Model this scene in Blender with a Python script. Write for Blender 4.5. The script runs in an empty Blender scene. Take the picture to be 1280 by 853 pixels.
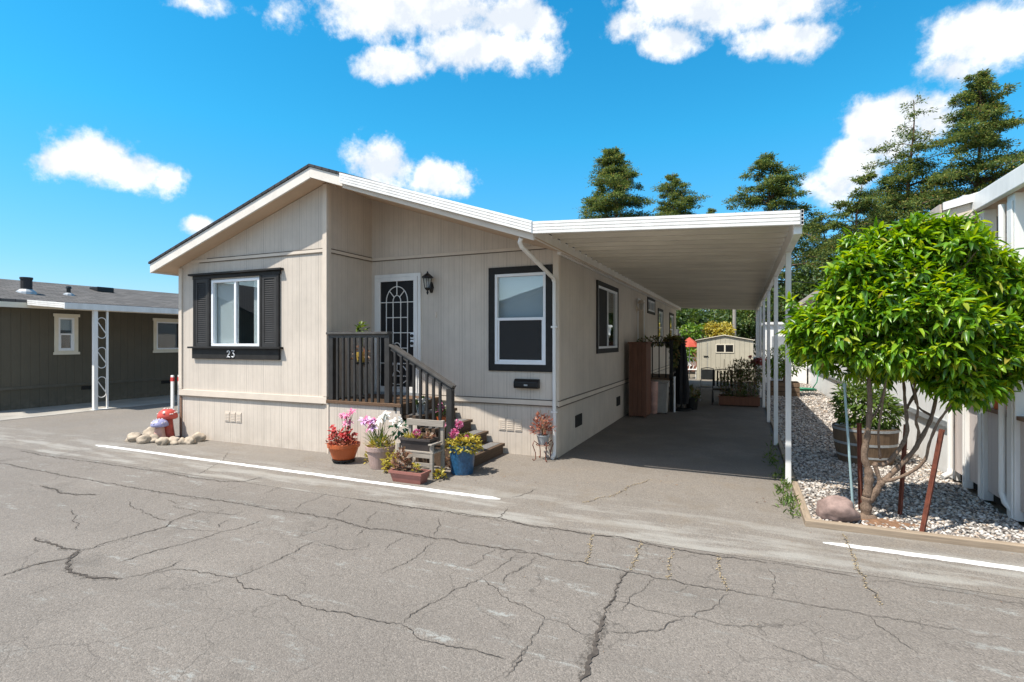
import bpy, bmesh, math, random
import numpy as np
from mathutils import Vector, Matrix, Quaternion

C = bpy.context.scene.collection
scn = bpy.context.scene
R = math.radians

# ------------------------------------------------------------------ camera
EYE = 1.8
YAW = R(23.5)
cam = bpy.data.cameras.new("camera"); cam.sensor_width = 36.0; cam.lens = 36.0*662/1280
cam.clip_start = 0.05; cam.clip_end = 3000
camo = bpy.data.objects.new("camera", cam); C.objects.link(camo)
camo.location = (0, 0, EYE); camo.rotation_euler = (R(90), 0, YAW)
scn.camera = camo

# ------------------------------------------------------------------ light
SUN_DIR = Vector((0.75, 1.0, -2.2)).normalized()          # the way the light travels
sun = bpy.data.lights.new("sun", 'SUN'); sun.energy = 4.1; sun.angle = R(0.53); sun.color = (1.0, 0.945, 0.86)
suno = bpy.data.objects.new("sun", sun); C.objects.link(suno)
suno.rotation_euler = SUN_DIR.to_track_quat('-Z', 'Y').to_euler()
suno.location = (-15, -20, 44)
SKY_STRENGTH = 0.097
scn.view_settings.view_transform = 'Standard'
scn.view_settings.look = 'None'
scn.view_settings.gamma = 1.0
scn.view_settings.use_curve_mapping = False
scn.view_settings.exposure = 0.86
scn.cycles.diffuse_bounces = 8; scn.cycles.max_bounces = 12

# a photo pixel (1280x853) as a direction / a point on the ground or on an upright plane: used to read sizes off the photograph
_c, _s = math.cos(YAW), math.sin(YAW)
def ray(px, py):
    X = (px-640)/662; Y = (426.5-py)/662
    return Vector((_c*X-_s, _s*X+_c, Y))
def gp(px, py, z=0.0):
    r = ray(px, py); t = (z-EYE)/r.z
    return Vector((r.x*t, r.y*t, z))
def vp(px, py, v):
    r = ray(px, py); t = v/r.y
    return Vector((r.x*t, v, EYE+r.z*t))

# ------------------------------------------------------------------ node helper
def newmat(name):
    m = bpy.data.materials.new(name); m.use_nodes = True
    nt = m.node_tree; nt.nodes.clear()
    return m, nt
class NT:
    def __init__(self, nt): self.nt = nt
    def n(self, t, **kw):
        nd = self.nt.nodes.new(t)
        for k, v in kw.items(): setattr(nd, k, v)
        return nd
    def lk(self, a, b): self.nt.links.new(a, b)
    def put(self, sock, v):
        if hasattr(v, 'is_linked') or isinstance(v, bpy.types.NodeSocket): self.lk(v, sock)
        else: sock.default_value = v
    def math(self, op, a, b=None, c=None, clamp=False):
        nd = self.n('ShaderNodeMath', operation=op); nd.use_clamp = clamp
        self.put(nd.inputs[0], a)
        if b is not None: self.put(nd.inputs[1], b)
        if c is not None: self.put(nd.inputs[2], c)
        return nd.outputs[0]
    def noise(self, vec, scale, detail=4, rough=0.55, dist=0.0):
        nd = self.n('ShaderNodeTexNoise'); self.put(nd.inputs['Vector'], vec)
        nd.inputs['Scale'].default_value = scale; nd.inputs['Detail'].default_value = detail
        nd.inputs['Roughness'].default_value = rough; nd.inputs['Distortion'].default_value = dist
        return nd.outputs['Fac']
    def voro(self, vec, scale, feature='F1', rnd=1.0):
        nd = self.n('ShaderNodeTexVoronoi', feature=feature); self.put(nd.inputs['Vector'], vec)
        nd.inputs['Scale'].default_value = scale; nd.inputs['Randomness'].default_value = rnd
        return nd
    def remap(self, v, a, b, c=0.0, d=1.0):
        nd = self.n('ShaderNodeMapRange'); self.put(nd.inputs[0], v)
        nd.inputs[1].default_value = a; nd.inputs[2].default_value = b
        nd.inputs[3].default_value = c; nd.inputs[4].default_value = d
        return nd.outputs[0]
    def mix(self, fac, a, b, blend='MIX'):
        nd = self.n('ShaderNodeMix', data_type='RGBA', blend_type=blend)
        self.put(nd.inputs[0], fac)
        for s, v in ((nd.inputs[6], a), (nd.inputs[7], b)):
            self.put(s, v if isinstance(v, bpy.types.NodeSocket) else (*v, 1.0) if len(v) == 3 else v)
        return nd.outputs[2]
    def mapping(self, vec, scale=(1,1,1), rot=(0,0,0), loc=(0,0,0)):
        nd = self.n('ShaderNodeMapping'); self.put(nd.inputs['Vector'], vec)
        nd.inputs['Scale'].default_value = scale; nd.inputs['Rotation'].default_value = rot; nd.inputs['Location'].default_value = loc
        return nd.outputs[0]
    def bump(self, h, strength=0.4, dist=0.01, normal=None):
        nd = self.n('ShaderNodeBump'); nd.inputs['Strength'].default_value = strength; nd.inputs['Distance'].default_value = dist
        self.put(nd.inputs['Height'], h)
        if normal is not None: self.lk(normal, nd.inputs['Normal'])
        return nd.outputs[0]
    def obj(self): return self.n('ShaderNodeTexCoord').outputs['Object']
    def pos(self): return self.n('ShaderNodeNewGeometry').outputs['Position']
    def island(self): return self.n('ShaderNodeNewGeometry').outputs['Random Per Island']
    def ramp(self, fac, stops, interp='LINEAR'):
        nd = self.n('ShaderNodeValToRGB'); self.put(nd.inputs[0], fac)
        cr = nd.color_ramp; cr.interpolation = interp
        while len(cr.elements) < len(stops): cr.elements.new(0.5)
        for e, (p, col) in zip(cr.elements, stops): e.position = p; e.color = (*col, 1)
        return nd.outputs[0]
    def out(self, shader):
        o = self.n('ShaderNodeOutputMaterial'); self.lk(shader, o.inputs[0])
    def bsdf(self, col, rough=0.6, metal=0.0, normal=None, spec=0.4):
        b = self.n('ShaderNodeBsdfPrincipled')
        self.put(b.inputs['Base Color'], col if isinstance(col, bpy.types.NodeSocket) else (*col, 1))
        self.put(b.inputs['Roughness'], rough); b.inputs['Metallic'].default_value = metal
        b.inputs['Specular IOR Level'].default_value = spec
        if normal is not None: self.lk(normal, b.inputs['Normal'])
        return b.outputs[0]

# ------------------------------------------------------------------ world: sky and clouds
w = bpy.data.worlds.new("World"); scn.world = w; w.use_nodes = True
w.node_tree.nodes.clear(); N = NT(w.node_tree)
sky = N.n('ShaderNodeTexSky', sky_type='NISHITA'); sky.sun_disc = False
sky.sun_elevation = math.asin(-SUN_DIR.z); sky.sun_rotation = math.atan2(-SUN_DIR.x, -SUN_DIR.y) % (2*math.pi)
sky.air_density = 1.0; sky.dust_density = 0.8; sky.ozone_density = 1.6; sky.altitude = 50
hs = N.n('ShaderNodeHueSaturation'); N.lk(sky.outputs[0], hs.inputs['Color'])
hs.inputs['Hue'].default_value = 0.49; hs.inputs['Saturation'].default_value = 1.12; hs.inputs['Value'].default_value = 1.25
gen = N.n('ShaderNodeTexCoord').outputs['Generated']
sz = N.n('ShaderNodeSeparateXYZ'); N.lk(gen, sz.inputs[0])
skycol = N.mix(N.remap(sz.outputs[1], -0.25, 0.25), hs.outputs[0], N.ramp(sz.outputs[2], [(0.0, (.62, .66, .82)), (.12, (.43, .73, .93)), (.35, (.20, .92, 1.06)), (.75, (.04, .83, 1.08))]), 'MULTIPLY')
nz = N.noise(gen, 12.0, 8, 0.60); nz2 = N.noise(gen, 38.0, 8, 0.66)
acc = None
CLOUDS = [  # centre x,y in the photograph, half width, half height, strength
    (520, 14, 190, 42, 1.0), (600, 60, 105, 40, 1.0), (500, 82, 60, 26, .8), (640, 25, 70, 40, 1.0), (240, 4, 60, 16, .45),
    (900, 8, 150, 40, 1.0), (980, 52, 75, 32, .9), (840, 52, 50, 26, .9), (785, 32, 40, 26, .75),
    (1230, 42, 90, 46, 1.0), (1190, 85, 45, 25, .5),
    (118, 196, 74, 42, 1.0), (160, 212, 55, 30, .9), (212, 222, 30, 22, .6), (70, 205, 40, 26, .85),
    (480, 208, 56, 42, 1.0), (545, 222, 48, 32, 1.0), (252, 282, 26, 14, .9),
    (1115, 165, 72, 56, 1.0), (1078, 150, 40, 40, .95), (1128, 135, 40, 30, .9), (1070, 200, 50, 50, .9), (1050, 232, 55, 34, .6), (1160, 150, 40, 40, .9),
    (1600, 150, 120, 60, 1.0), (-250, 120, 160, 60, 1.0),
    (300, -320, 300, 110, 1.0), (1100, -360, 300, 110, 1.0),
]
for (px, py, hw, hh, st) in CLOUDS:
    c0 = ray(px, py).normalized()
    e1 = (ray(px+hw, py).normalized()-ray(px-hw, py).normalized())/2
    e2 = (ray(px, py-hh).normalized()-ray(px, py+hh).normalized())/2
    a, b = e1.length, e2.length
    x = e1.normalized(); y = c0; x = (x-y*x.dot(y)).normalized(); z = x.cross(y)
    rot = Matrix((x, y, z)).transposed().to_euler()
    mp = N.n('ShaderNodeMapping', vector_type='TEXTURE'); N.lk(gen, mp.inputs['Vector'])
    mp.inputs['Location'].default_value = c0; mp.inputs['Rotation'].default_value = rot; mp.inputs['Scale'].default_value = (a, 1.0, b)
    ln = N.n('ShaderNodeVectorMath', operation='LENGTH'); N.lk(mp.outputs[0], ln.inputs[0])
    v = N.math('MULTIPLY_ADD', ln.outputs['Value'], -st, st)
    acc = v if acc is None else N.math('SMOOTH_MAX', acc, v, 0.12)
for (az, el, a, b) in ((150, 38, .35, .16), (250, 34, .35, .14), (90, 42, .35, .16)):
    # unseen clouds added behind and above the photographer to whiten the fill light, az counted from the street's far side
    c0 = Vector((math.sin(R(az))*math.cos(R(el)), math.cos(R(az))*math.cos(R(el)), math.sin(R(el))))
    x = c0.cross(Vector((0, 0, 1))).normalized(); z = x.cross(c0)
    mp = N.n('ShaderNodeMapping', vector_type='TEXTURE'); N.lk(gen, mp.inputs['Vector'])
    mp.inputs['Location'].default_value = c0; mp.inputs['Rotation'].default_value = Matrix((x, c0, z)).transposed().to_euler(); mp.inputs['Scale'].default_value = (a, 1.0, b)
    ln = N.n('ShaderNodeVectorMath', operation='LENGTH'); N.lk(mp.outputs[0], ln.inputs[0])
    acc = N.math('SMOOTH_MAX', acc, N.math('SUBTRACT', 1.0, ln.outputs['Value']), 0.12)
# strength falls to 0 at each outline; the noise frays it
d = N.math('MULTIPLY_ADD', N.math('SUBTRACT', nz, 0.5), 1.35, acc)
d = N.math('MULTIPLY_ADD', N.math('SUBTRACT', nz2, 0.5), 0.85, d)
mask = N.remap(d, 0.0, 0.55); mask.node.interpolation_type = 'SMOOTHSTEP'
thick = N.remap(d, 0.30, 1.3)
up = N.mapping(gen, (1, 1, 1), loc=(0, 0, 0.035))
nzu = N.noise(up, 12.0, 8, 0.60)
relief = N.remap(N.math('SUBTRACT', nzu, nz), -0.10, 0.10)      # lit tops, greyer undersides
cl = N.mix(relief, (6.9, 6.9, 6.9), (5.0, 5.3, 5.7))
col = N.mix(N.math('MULTIPLY', mask, 0.96), skycol, cl)
bg = N.n('ShaderNodeBackground'); N.lk(col, bg.inputs[0]); bg.inputs[1].default_value = SKY_STRENGTH
wo = N.n('ShaderNodeOutputWorld'); N.lk(bg.outputs[0], wo.inputs[0])

# ------------------------------------------------------------------ materials
def plain(name, col, rough=0.55, metal=0.0, var=0.18, scale=6.0, bump=0.15, spec=0.4, bscale=60, stretch=(1,1,1)):
    m, nt = newmat(name); N = NT(nt)
    o = N.mapping(N.pos(), stretch)
    f = N.remap(N.noise(o, scale, 6, 0.6), 0.3, 0.7)
    dk = tuple(c*(1-var) for c in col); lt = tuple(min(1, c*(1+var*0.7)) for c in col)
    c = N.mix(f, dk, lt)
    nrm = N.bump(N.noise(o, bscale, 3), bump, 0.004) if bump else None
    N.out(N.bsdf(c, rough, metal, nrm, spec)); return m

def siding(name, col, axis, pitch=0.1016, gw=0.07, major=None, stain=0.15):
    m, nt = newmat(name); N = NT(nt)
    o = N.pos()
    sp = N.n('ShaderNodeSeparateXYZ'); N.lk(o, sp.inputs[0])
    a = sp.outputs[axis]
    def groove(p, wd):
        fr = N.math('FRACT', N.math('DIVIDE', a, p))
        return N.math('SUBTRACT', 1.0, N.remap(N.math('ABSOLUTE', N.math('SUBTRACT', fr, 0.5)), wd*0.35, wd*0.6))
    g = groove(pitch, gw)
    if major: g = N.math('MAXIMUM', N.math('MULTIPLY', g, 0.55), groove(major, gw*pitch/major*1.2))
    st = (30, 30, 1.2)
    grain = N.noise(N.mapping(o, (26, 26, 1.5)), 3.0, 5, 0.65)
    blot = N.remap(N.noise(o, 1.3, 6, 0.62), 0.3, 0.72)
    streak = N.remap(N.noise(N.mapping(o, (5, 5, 0.35)), 1.6, 5, 0.6), 0.35, 0.75)
    c = N.mix(blot, tuple(x*(1-stain) for x in col), tuple(min(1, x*(1+stain*0.5)) for x in col))
    c = N.mix(N.math('MULTIPLY', streak, stain*1.6), c, tuple(x*0.72 for x in col))
    c = N.mix(N.math('MULTIPLY', N.remap(grain, 0.35, 0.7), 0.26), c, tuple(x*0.62 for x in col))
    splash = N.math('MULTIPLY', N.remap(sp.outputs[2], 0.35, 0.0), N.remap(N.noise(o, 7, 5), 0.35, 0.65))
    c = N.mix(N.math('MULTIPLY', splash, 0.28), c, (0.30, 0.25, 0.19))
    c = N.mix(N.math('MULTIPLY', g, 0.46), c, tuple(x*0.42 for x in col))
    h = N.math('ADD', N.math('MULTIPLY', g, -1.0), N.math('MULTIPLY', grain, 0.18))
    N.out(N.bsdf(c, 0.62, 0, N.bump(h, 0.6, 0.006), 0.3)); return m

def leafmat(name, stops, rough=0.4, trans=0.3, tcol=None, spec=0.4, hue=0.47, val=1.9):
    m, nt = newmat(name); N = NT(nt)
    c = N.ramp(N.island(), stops)
    b = N.bsdf(c, rough, 0, None, spec)
    if trans:
        t = N.n('ShaderNodeBsdfTranslucent')
        hv = N.n('ShaderNodeHueSaturation'); N.lk(c, hv.inputs['Color'])
        hv.inputs['Hue'].default_value = hue; hv.inputs['Saturation'].default_value = 1.1; hv.inputs['Value'].default_value = val
        N.lk(hv.outputs[0], t.inputs[0])
        mx = N.n('ShaderNodeMixShader'); mx.inputs[0].default_value = trans
        N.lk(b, mx.inputs[1]); N.lk(t.outputs[0], mx.inputs[2]); b = mx.outputs[0]
    N.out(b); return m

def wood(name, col, axis=0, rough=0.7, dark=0.55):
    m, nt = newmat(name); N = NT(nt)
    s = [14, 14, 14]; s[axis] = 0.9
    o = N.pos()
    g = N.noise(N.mapping(o, tuple(s)), 4.0, 6, 0.6, 0.4)
    b = N.noise(o, 3.0, 4)
    c = N.mix(N.remap(g, 0.3, 0.7), tuple(x*dark for x in col), col)
    c = N.mix(N.math('MULTIPLY', N.remap(b, 0.4, 0.7), 0.3), c, tuple(x*0.6 for x in col))
    N.out(N.bsdf(c, rough, 0, N.bump(g, 0.3, 0.004), 0.3)); return m

def glassmat(name, tint=(0.88, 0.92, 0.93), boost=0.09):
    m, nt = newmat(name); N = NT(nt)
    lw = N.n('ShaderNodeLayerWeight'); lw.inputs[0].default_value = 0.5
    f = N.math('ADD', N.math('MULTIPLY', N.math('POWER', lw.outputs['Facing'], 4.0), 0.9), boost, clamp=True)
    t = N.n('ShaderNodeBsdfTransparent'); t.inputs[0].default_value = (*tint, 1)
    g = N.n('ShaderNodeBsdfGlossy'); g.inputs['Roughness'].default_value = 0.0; g.inputs[0].default_value = (0.95, 0.97, 1, 1)
    nrm = N.bump(N.noise(N.pos(), 1.4, 2), 0.05, 0.02); N.lk(nrm, g.inputs['Normal'])
    mx = N.n('ShaderNodeMixShader'); N.lk(f, mx.inputs[0]); N.lk(t.outputs[0], mx.inputs[1]); N.lk(g.outputs[0], mx.inputs[2])
    N.out(mx.outputs[0]); return m

def screenmat(name, col, density):
    m, nt = newmat(name); N = NT(nt)
    t = N.n('ShaderNodeBsdfTransparent'); b = N.bsdf(col, 0.8)
    mx = N.n('ShaderNodeMixShader'); mx.inputs[0].default_value = density
    N.lk(t.outputs[0], mx.inputs[1]); N.lk(b, mx.inputs[2]); N.out(mx.outputs[0]); return m

def asphalt(name, base, light, kind):
    m, nt = newmat(name); N = NT(nt)
    o = N.pos()
    sp = N.n('ShaderNodeSeparateXYZ'); N.lk(o, sp.inputs[0])
    big = N.remap(N.noise(o, 0.55, 6, 0.6), 0.3, 0.7)
    mid = N.remap(N.noise(o, 3.2, 6, 0.65), 0.3, 0.7)
    c = N.mix(big, tuple(x*0.86 for x in base), tuple(x*1.08 for x in base))
    c = N.mix(N.math('MULTIPLY', mid, 0.35), c, tuple(x*0.80 for x in base))
    # stones of the wearing course
    vo = N.voro(o, 115)
    rnd = N.n('ShaderNodeSeparateColor'); N.lk(vo.outputs['Color'], rnd.inputs[0])
    c = N.mix(N.remap(rnd.outputs[0], 0.45, 1.0, 0, 0.40), c, tuple(min(1, x*1.75) for x in base))
    c = N.mix(N.remap(rnd.outputs[1], 0.60, 1.0, 0, 0.55), c, tuple(x*0.45 for x in base))
    if kind == 'road':
        # pale scuffs dragged along and across the lane
        s1 = N.noise(N.mapping(o, (1.2, 6.0, 1), (0, 0, R(-35))), 1.3, 6, 0.7)
        s2 = N.noise(o, 0.9, 3)
        fl = N.noise(o, 16, 6, 0.7)
        sc = N.math('MULTIPLY', N.remap(s1, 0.55, 0.64), N.math('MULTIPLY', N.remap(s2, 0.43, 0.55), N.remap(fl, 0.46, 0.54)))
        c = N.mix(N.math('MULTIPLY', sc, 0.62), c, light)
        oil = N.remap(N.noise(o, 1.7, 7, 0.62), 0.60, 0.72); c = N.mix(N.math('MULTIPLY', oil, 0.45), c, tuple(x*0.5 for x in base))
        wv = N.n('ShaderNodeVectorMath', operation='ADD'); N.lk(o, wv.inputs[0])
        nc = N.n('ShaderNodeTexNoise'); nc.inputs['Scale'].default_value = 2.2; nc.inputs['Detail'].default_value = 5; N.lk(o, nc.inputs['Vector'])
        sc3 = N.n('ShaderNodeVectorMath', operation='SCALE'); N.lk(nc.outputs['Color'], sc3.inputs[0]); sc3.inputs['Scale'].default_value = 0.55; N.lk(sc3.outputs[0], wv.inputs[1])
        ve = N.n('ShaderNodeTexVoronoi', feature='DISTANCE_TO_EDGE'); ve.inputs['Scale'].default_value = 1.5; N.lk(wv.outputs[0], ve.inputs['Vector'])
        hair = N.math('MULTIPLY', N.remap(ve.outputs['Distance'], 0.008, 0.003), N.remap(N.noise(o, 0.8, 3), 0.38, 0.52))
        c = N.mix(N.math('MULTIPLY', hair, 0.55), c, tuple(x*0.4 for x in base))
        tr = N.remap(N.noise(N.mapping(o, (0.15, 1.6, 1)), 1.0, 4, 0.5), 0.45, 0.7)
        c = N.mix(N.math('MULTIPLY', tr, 0.35), c, tuple(x*0.72 for x in base))
    else:
        s1 = N.noise(N.mapping(o, (0.7, 3.6, 1)), 1.2, 6, 0.62)
        edge = N.math('MULTIPLY', N.remap(sp.outputs[1], 5.1, 5.0), 1.0)
        pale = N.math('MULTIPLY', N.remap(s1, 0.47, 0.60), N.remap(sp.outputs[1], 6.3, 5.3))
        c = N.mix(N.math('MULTIPLY', pale, 0.6), c, light)
        st = N.remap(N.noise(o, 1.1, 6, 0.7), 0.52, 0.72)
        c = N.mix(N.math('MULTIPLY', st, 0.45), c, tuple(x*0.6 for x in base))
        carport_dark = N.math('MULTIPLY', N.remap(sp.outputs[1], 7.2, 8.6), N.math('MULTIPLY', N.remap(sp.outputs[0], -3.2, -2.4), N.remap(sp.outputs[0], 1.2, 0.4)))
        carport_dark = N.math('MULTIPLY', carport_dark, N.remap(N.noise(o, 0.9, 6, 0.65), 0.28, 0.55))
        c = N.mix(N.math('MULTIPLY', carport_dark, 0.65), c, (0.115, 0.100, 0.082))      # blotchy darker brown under the carport roof
        dirt = N.math('MULTIPLY', N.remap(N.noise(o, 2.2, 7, 0.7), 0.5, 0.68), 0.20)
        c = N.mix(dirt, c, (0.22, 0.165, 0.105))
    h = N.math('ADD', N.math('MULTIPLY', vo.outputs['Distance'], -1.0), N.math('MULTIPLY', N.noise(o, 30, 4), 0.8))
    N.out(N.bsdf(c, 0.85, 0, N.bump(h, 0.55, 0.006), 0.25)); return m

TAN = (0.625, 0.548, 0.462)
M = {}
M['siding_x'] = siding('tan_siding_x', TAN, 0, 0.1016, 0.085, 0.4064)
M['siding_y'] = siding('tan_siding_y', TAN, 1, 0.1016, 0.085, 0.4064)
M['tan_trim'] = plain('tan_trim', (0.625, 0.54, 0.445), 0.6, var=0.08, scale=3, bump=0.1)
M['tan_shadowless'] = M['tan_trim']
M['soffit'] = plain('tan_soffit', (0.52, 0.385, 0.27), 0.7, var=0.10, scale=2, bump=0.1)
M['white_fascia'] = plain('white_painted_wood', (0.70, 0.65, 0.58), 0.55, var=0.10, scale=4, bump=0.15)
M['metal_white'] = plain('white_enamelled_metal', (0.76, 0.745, 0.71), 0.4, var=0.13, scale=3, bump=0.03, stretch=(1.5, 1.5, .35))
M['vinyl'] = plain('white_vinyl', (0.80, 0.81, 0.82), 0.35, var=0.04, bump=0.0)
M['charcoal'] = plain('charcoal_paint', (0.025, 0.0238, 0.0225), 0.6, var=0.25, scale=8, bump=0.2, spec=0.2)
M['shutter'] = plain('charcoal_shutter', (0.042, 0.041, 0.040), 0.6, var=0.15, bump=0.05, spec=0.2)
M['rail_grey'] = plain('dark_grey_rail_paint', (0.030, 0.028, 0.026), 0.5, var=0.35, scale=9, bump=0.25)
M['rail_cap'] = plain('worn_grey_rail_cap', (0.075, 0.070, 0.064), 0.5, var=0.3, scale=9, bump=0.25)
M['black'] = plain('black_metal', (0.012, 0.012, 0.012), 0.4, var=0.2, bump=0.05)
M['black_cloth'] = plain('black_cloth', (0.010, 0.011, 0.013), 0.8, var=0.3, bump=0.3)
M['interior'] = plain('interior_dark', (0.05, 0.045, 0.04), 0.9, bump=0)
M['blind'] = plain('blind_cloth', (0.66, 0.65, 0.62), 0.8, var=0.05, scale=2, bump=0)
M['blind_white'] = plain('white_blind', (0.62, 0.65, 0.68), 0.8, var=0.05, scale=2, bump=0)
M['glass'] = glassmat('window_glass')
M['glass_dark'] = glassmat('window_glass_dark', (0.6, 0.62, 0.62), 0.10)
M['screen'] = screenmat('insect_screen', (0.035, 0.035, 0.035), 0.80)
M['door_screen'] = plain('door_screen', (0.008, 0.008, 0.009), 0.7, bump=0.0)
M['deck'] = wood('deck_wood', (0.16, 0.095, 0.055), 1)
M['step'] = wood('step_wood', (0.115, 0.075, 0.048), 1, 0.75)
M['grip'] = plain('grit_strip', (0.16, 0.155, 0.15), 0.95, var=0.25, scale=40, bump=0.5, bscale=200)
M['grey_wood'] = wood('weathered_wood', (0.35, 0.31, 0.26), 0, 0.85, 0.7)
M['timber'] = wood('edging_timber', (0.36, 0.28, 0.20), 0, 0.85, 0.6)
M['timber_y'] = wood('edging_timber_y', (0.36, 0.28, 0.20), 1, 0.85, 0.6)
M['red_wood'] = wood('red_stained_wood', (0.195, 0.085, 0.050), 2, 0.6, 0.6)
M['barrel'] = wood('barrel_wood', (0.20, 0.135, 0.085), 2, 0.8, 0.5)
M['rust'] = plain('rusty_steel', (0.15, 0.045, 0.025), 0.8, var=0.4, scale=20, bump=0.4)
M['teal_rod'] = plain('pale_teal_rod', (0.30, 0.42, 0.43), 0.5, bump=0.05)
M['gap'] = plain('dark_gap', (0.02, 0.018, 0.016), 0.9, bump=0)
M['galv'] = plain('grey_galvanised', (0.36, 0.38, 0.39), 0.45, 0.3, var=0.15, bump=0.05)

def shingle(name, col):
    m, nt = newmat(name); N = NT(nt); o = N.pos()
    br = N.n('ShaderNodeTexBrick'); N.lk(N.mapping(o, (1, 1, 1), (0, 0, R(90))), br.inputs['Vector'])
    br.inputs['Scale'].default_value = 1.0; br.inputs['Brick Width'].default_value = 0.30; br.inputs['Row Height'].default_value = 0.14
    br.inputs['Mortar Size'].default_value = 0.010; br.inputs['Color1'].default_value = (*[x*0.75 for x in col], 1)
    br.inputs['Color2'].default_value = (*[x*1.25 for x in col], 1); br.inputs['Mortar'].default_value = (*[x*0.35 for x in col], 1)
    g = N.noise(o, 120, 3); c = N.mix(N.math('MULTIPLY', g, 0.5), br.outputs[0], tuple(x*0.6 for x in col))
    N.out(N.bsdf(c, 0.95, 0, N.bump(N.math('ADD', br.outputs['Fac'], N.math('MULTIPLY', g, 0.3)), 0.4, 0.01), 0.15)); return m
M['shingle'] = shingle('grey_shingle', (0.125, 0.117, 0.110))
M['shingle_dark'] = shingle('dark_shingle', (0.06, 0.06, 0.062))
M['olive_y'] = siding('olive_siding', (0.112, 0.098, 0.070), 1, 0.2032, 0.05, None, 0.12)
M['olive_x'] = siding('olive_siding_x', (0.112, 0.098, 0.070), 0, 0.2032, 0.05, None, 0.12)
M['cream'] = plain('cream_trim', (0.72, 0.66, 0.53), 0.5, var=0.05, bump=0.05)
M['white_siding_y'] = siding('white_siding', (0.86, 0.85, 0.82), 1, 0.2032, 0.03, None, 0.04)
M['pink_panel'] = siding('pale_pinkish_panel', (0.60, 0.53, 0.49), 1, 0.15, 0.05, None, 0.06)
M['brown_board'] = plain('brown_board', (0.20, 0.12, 0.08), 0.7, bump=0.1)
M['shed_x'] = siding('cream_shed_siding', (0.53, 0.49, 0.385), 0, 0.2032, 0.12, None, 0.10)
M['shed_y'] = siding('cream_shed_siding_y', (0.53, 0.49, 0.385), 1, 0.2032, 0.12, None, 0.10)
M['carport_pan'] = plain('carport_pan_enamel', (0.60, 0.56, 0.48), 0.5, var=0.16, scale=1.5, bump=0.05, stretch=(0.5, 2, 1))

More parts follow.
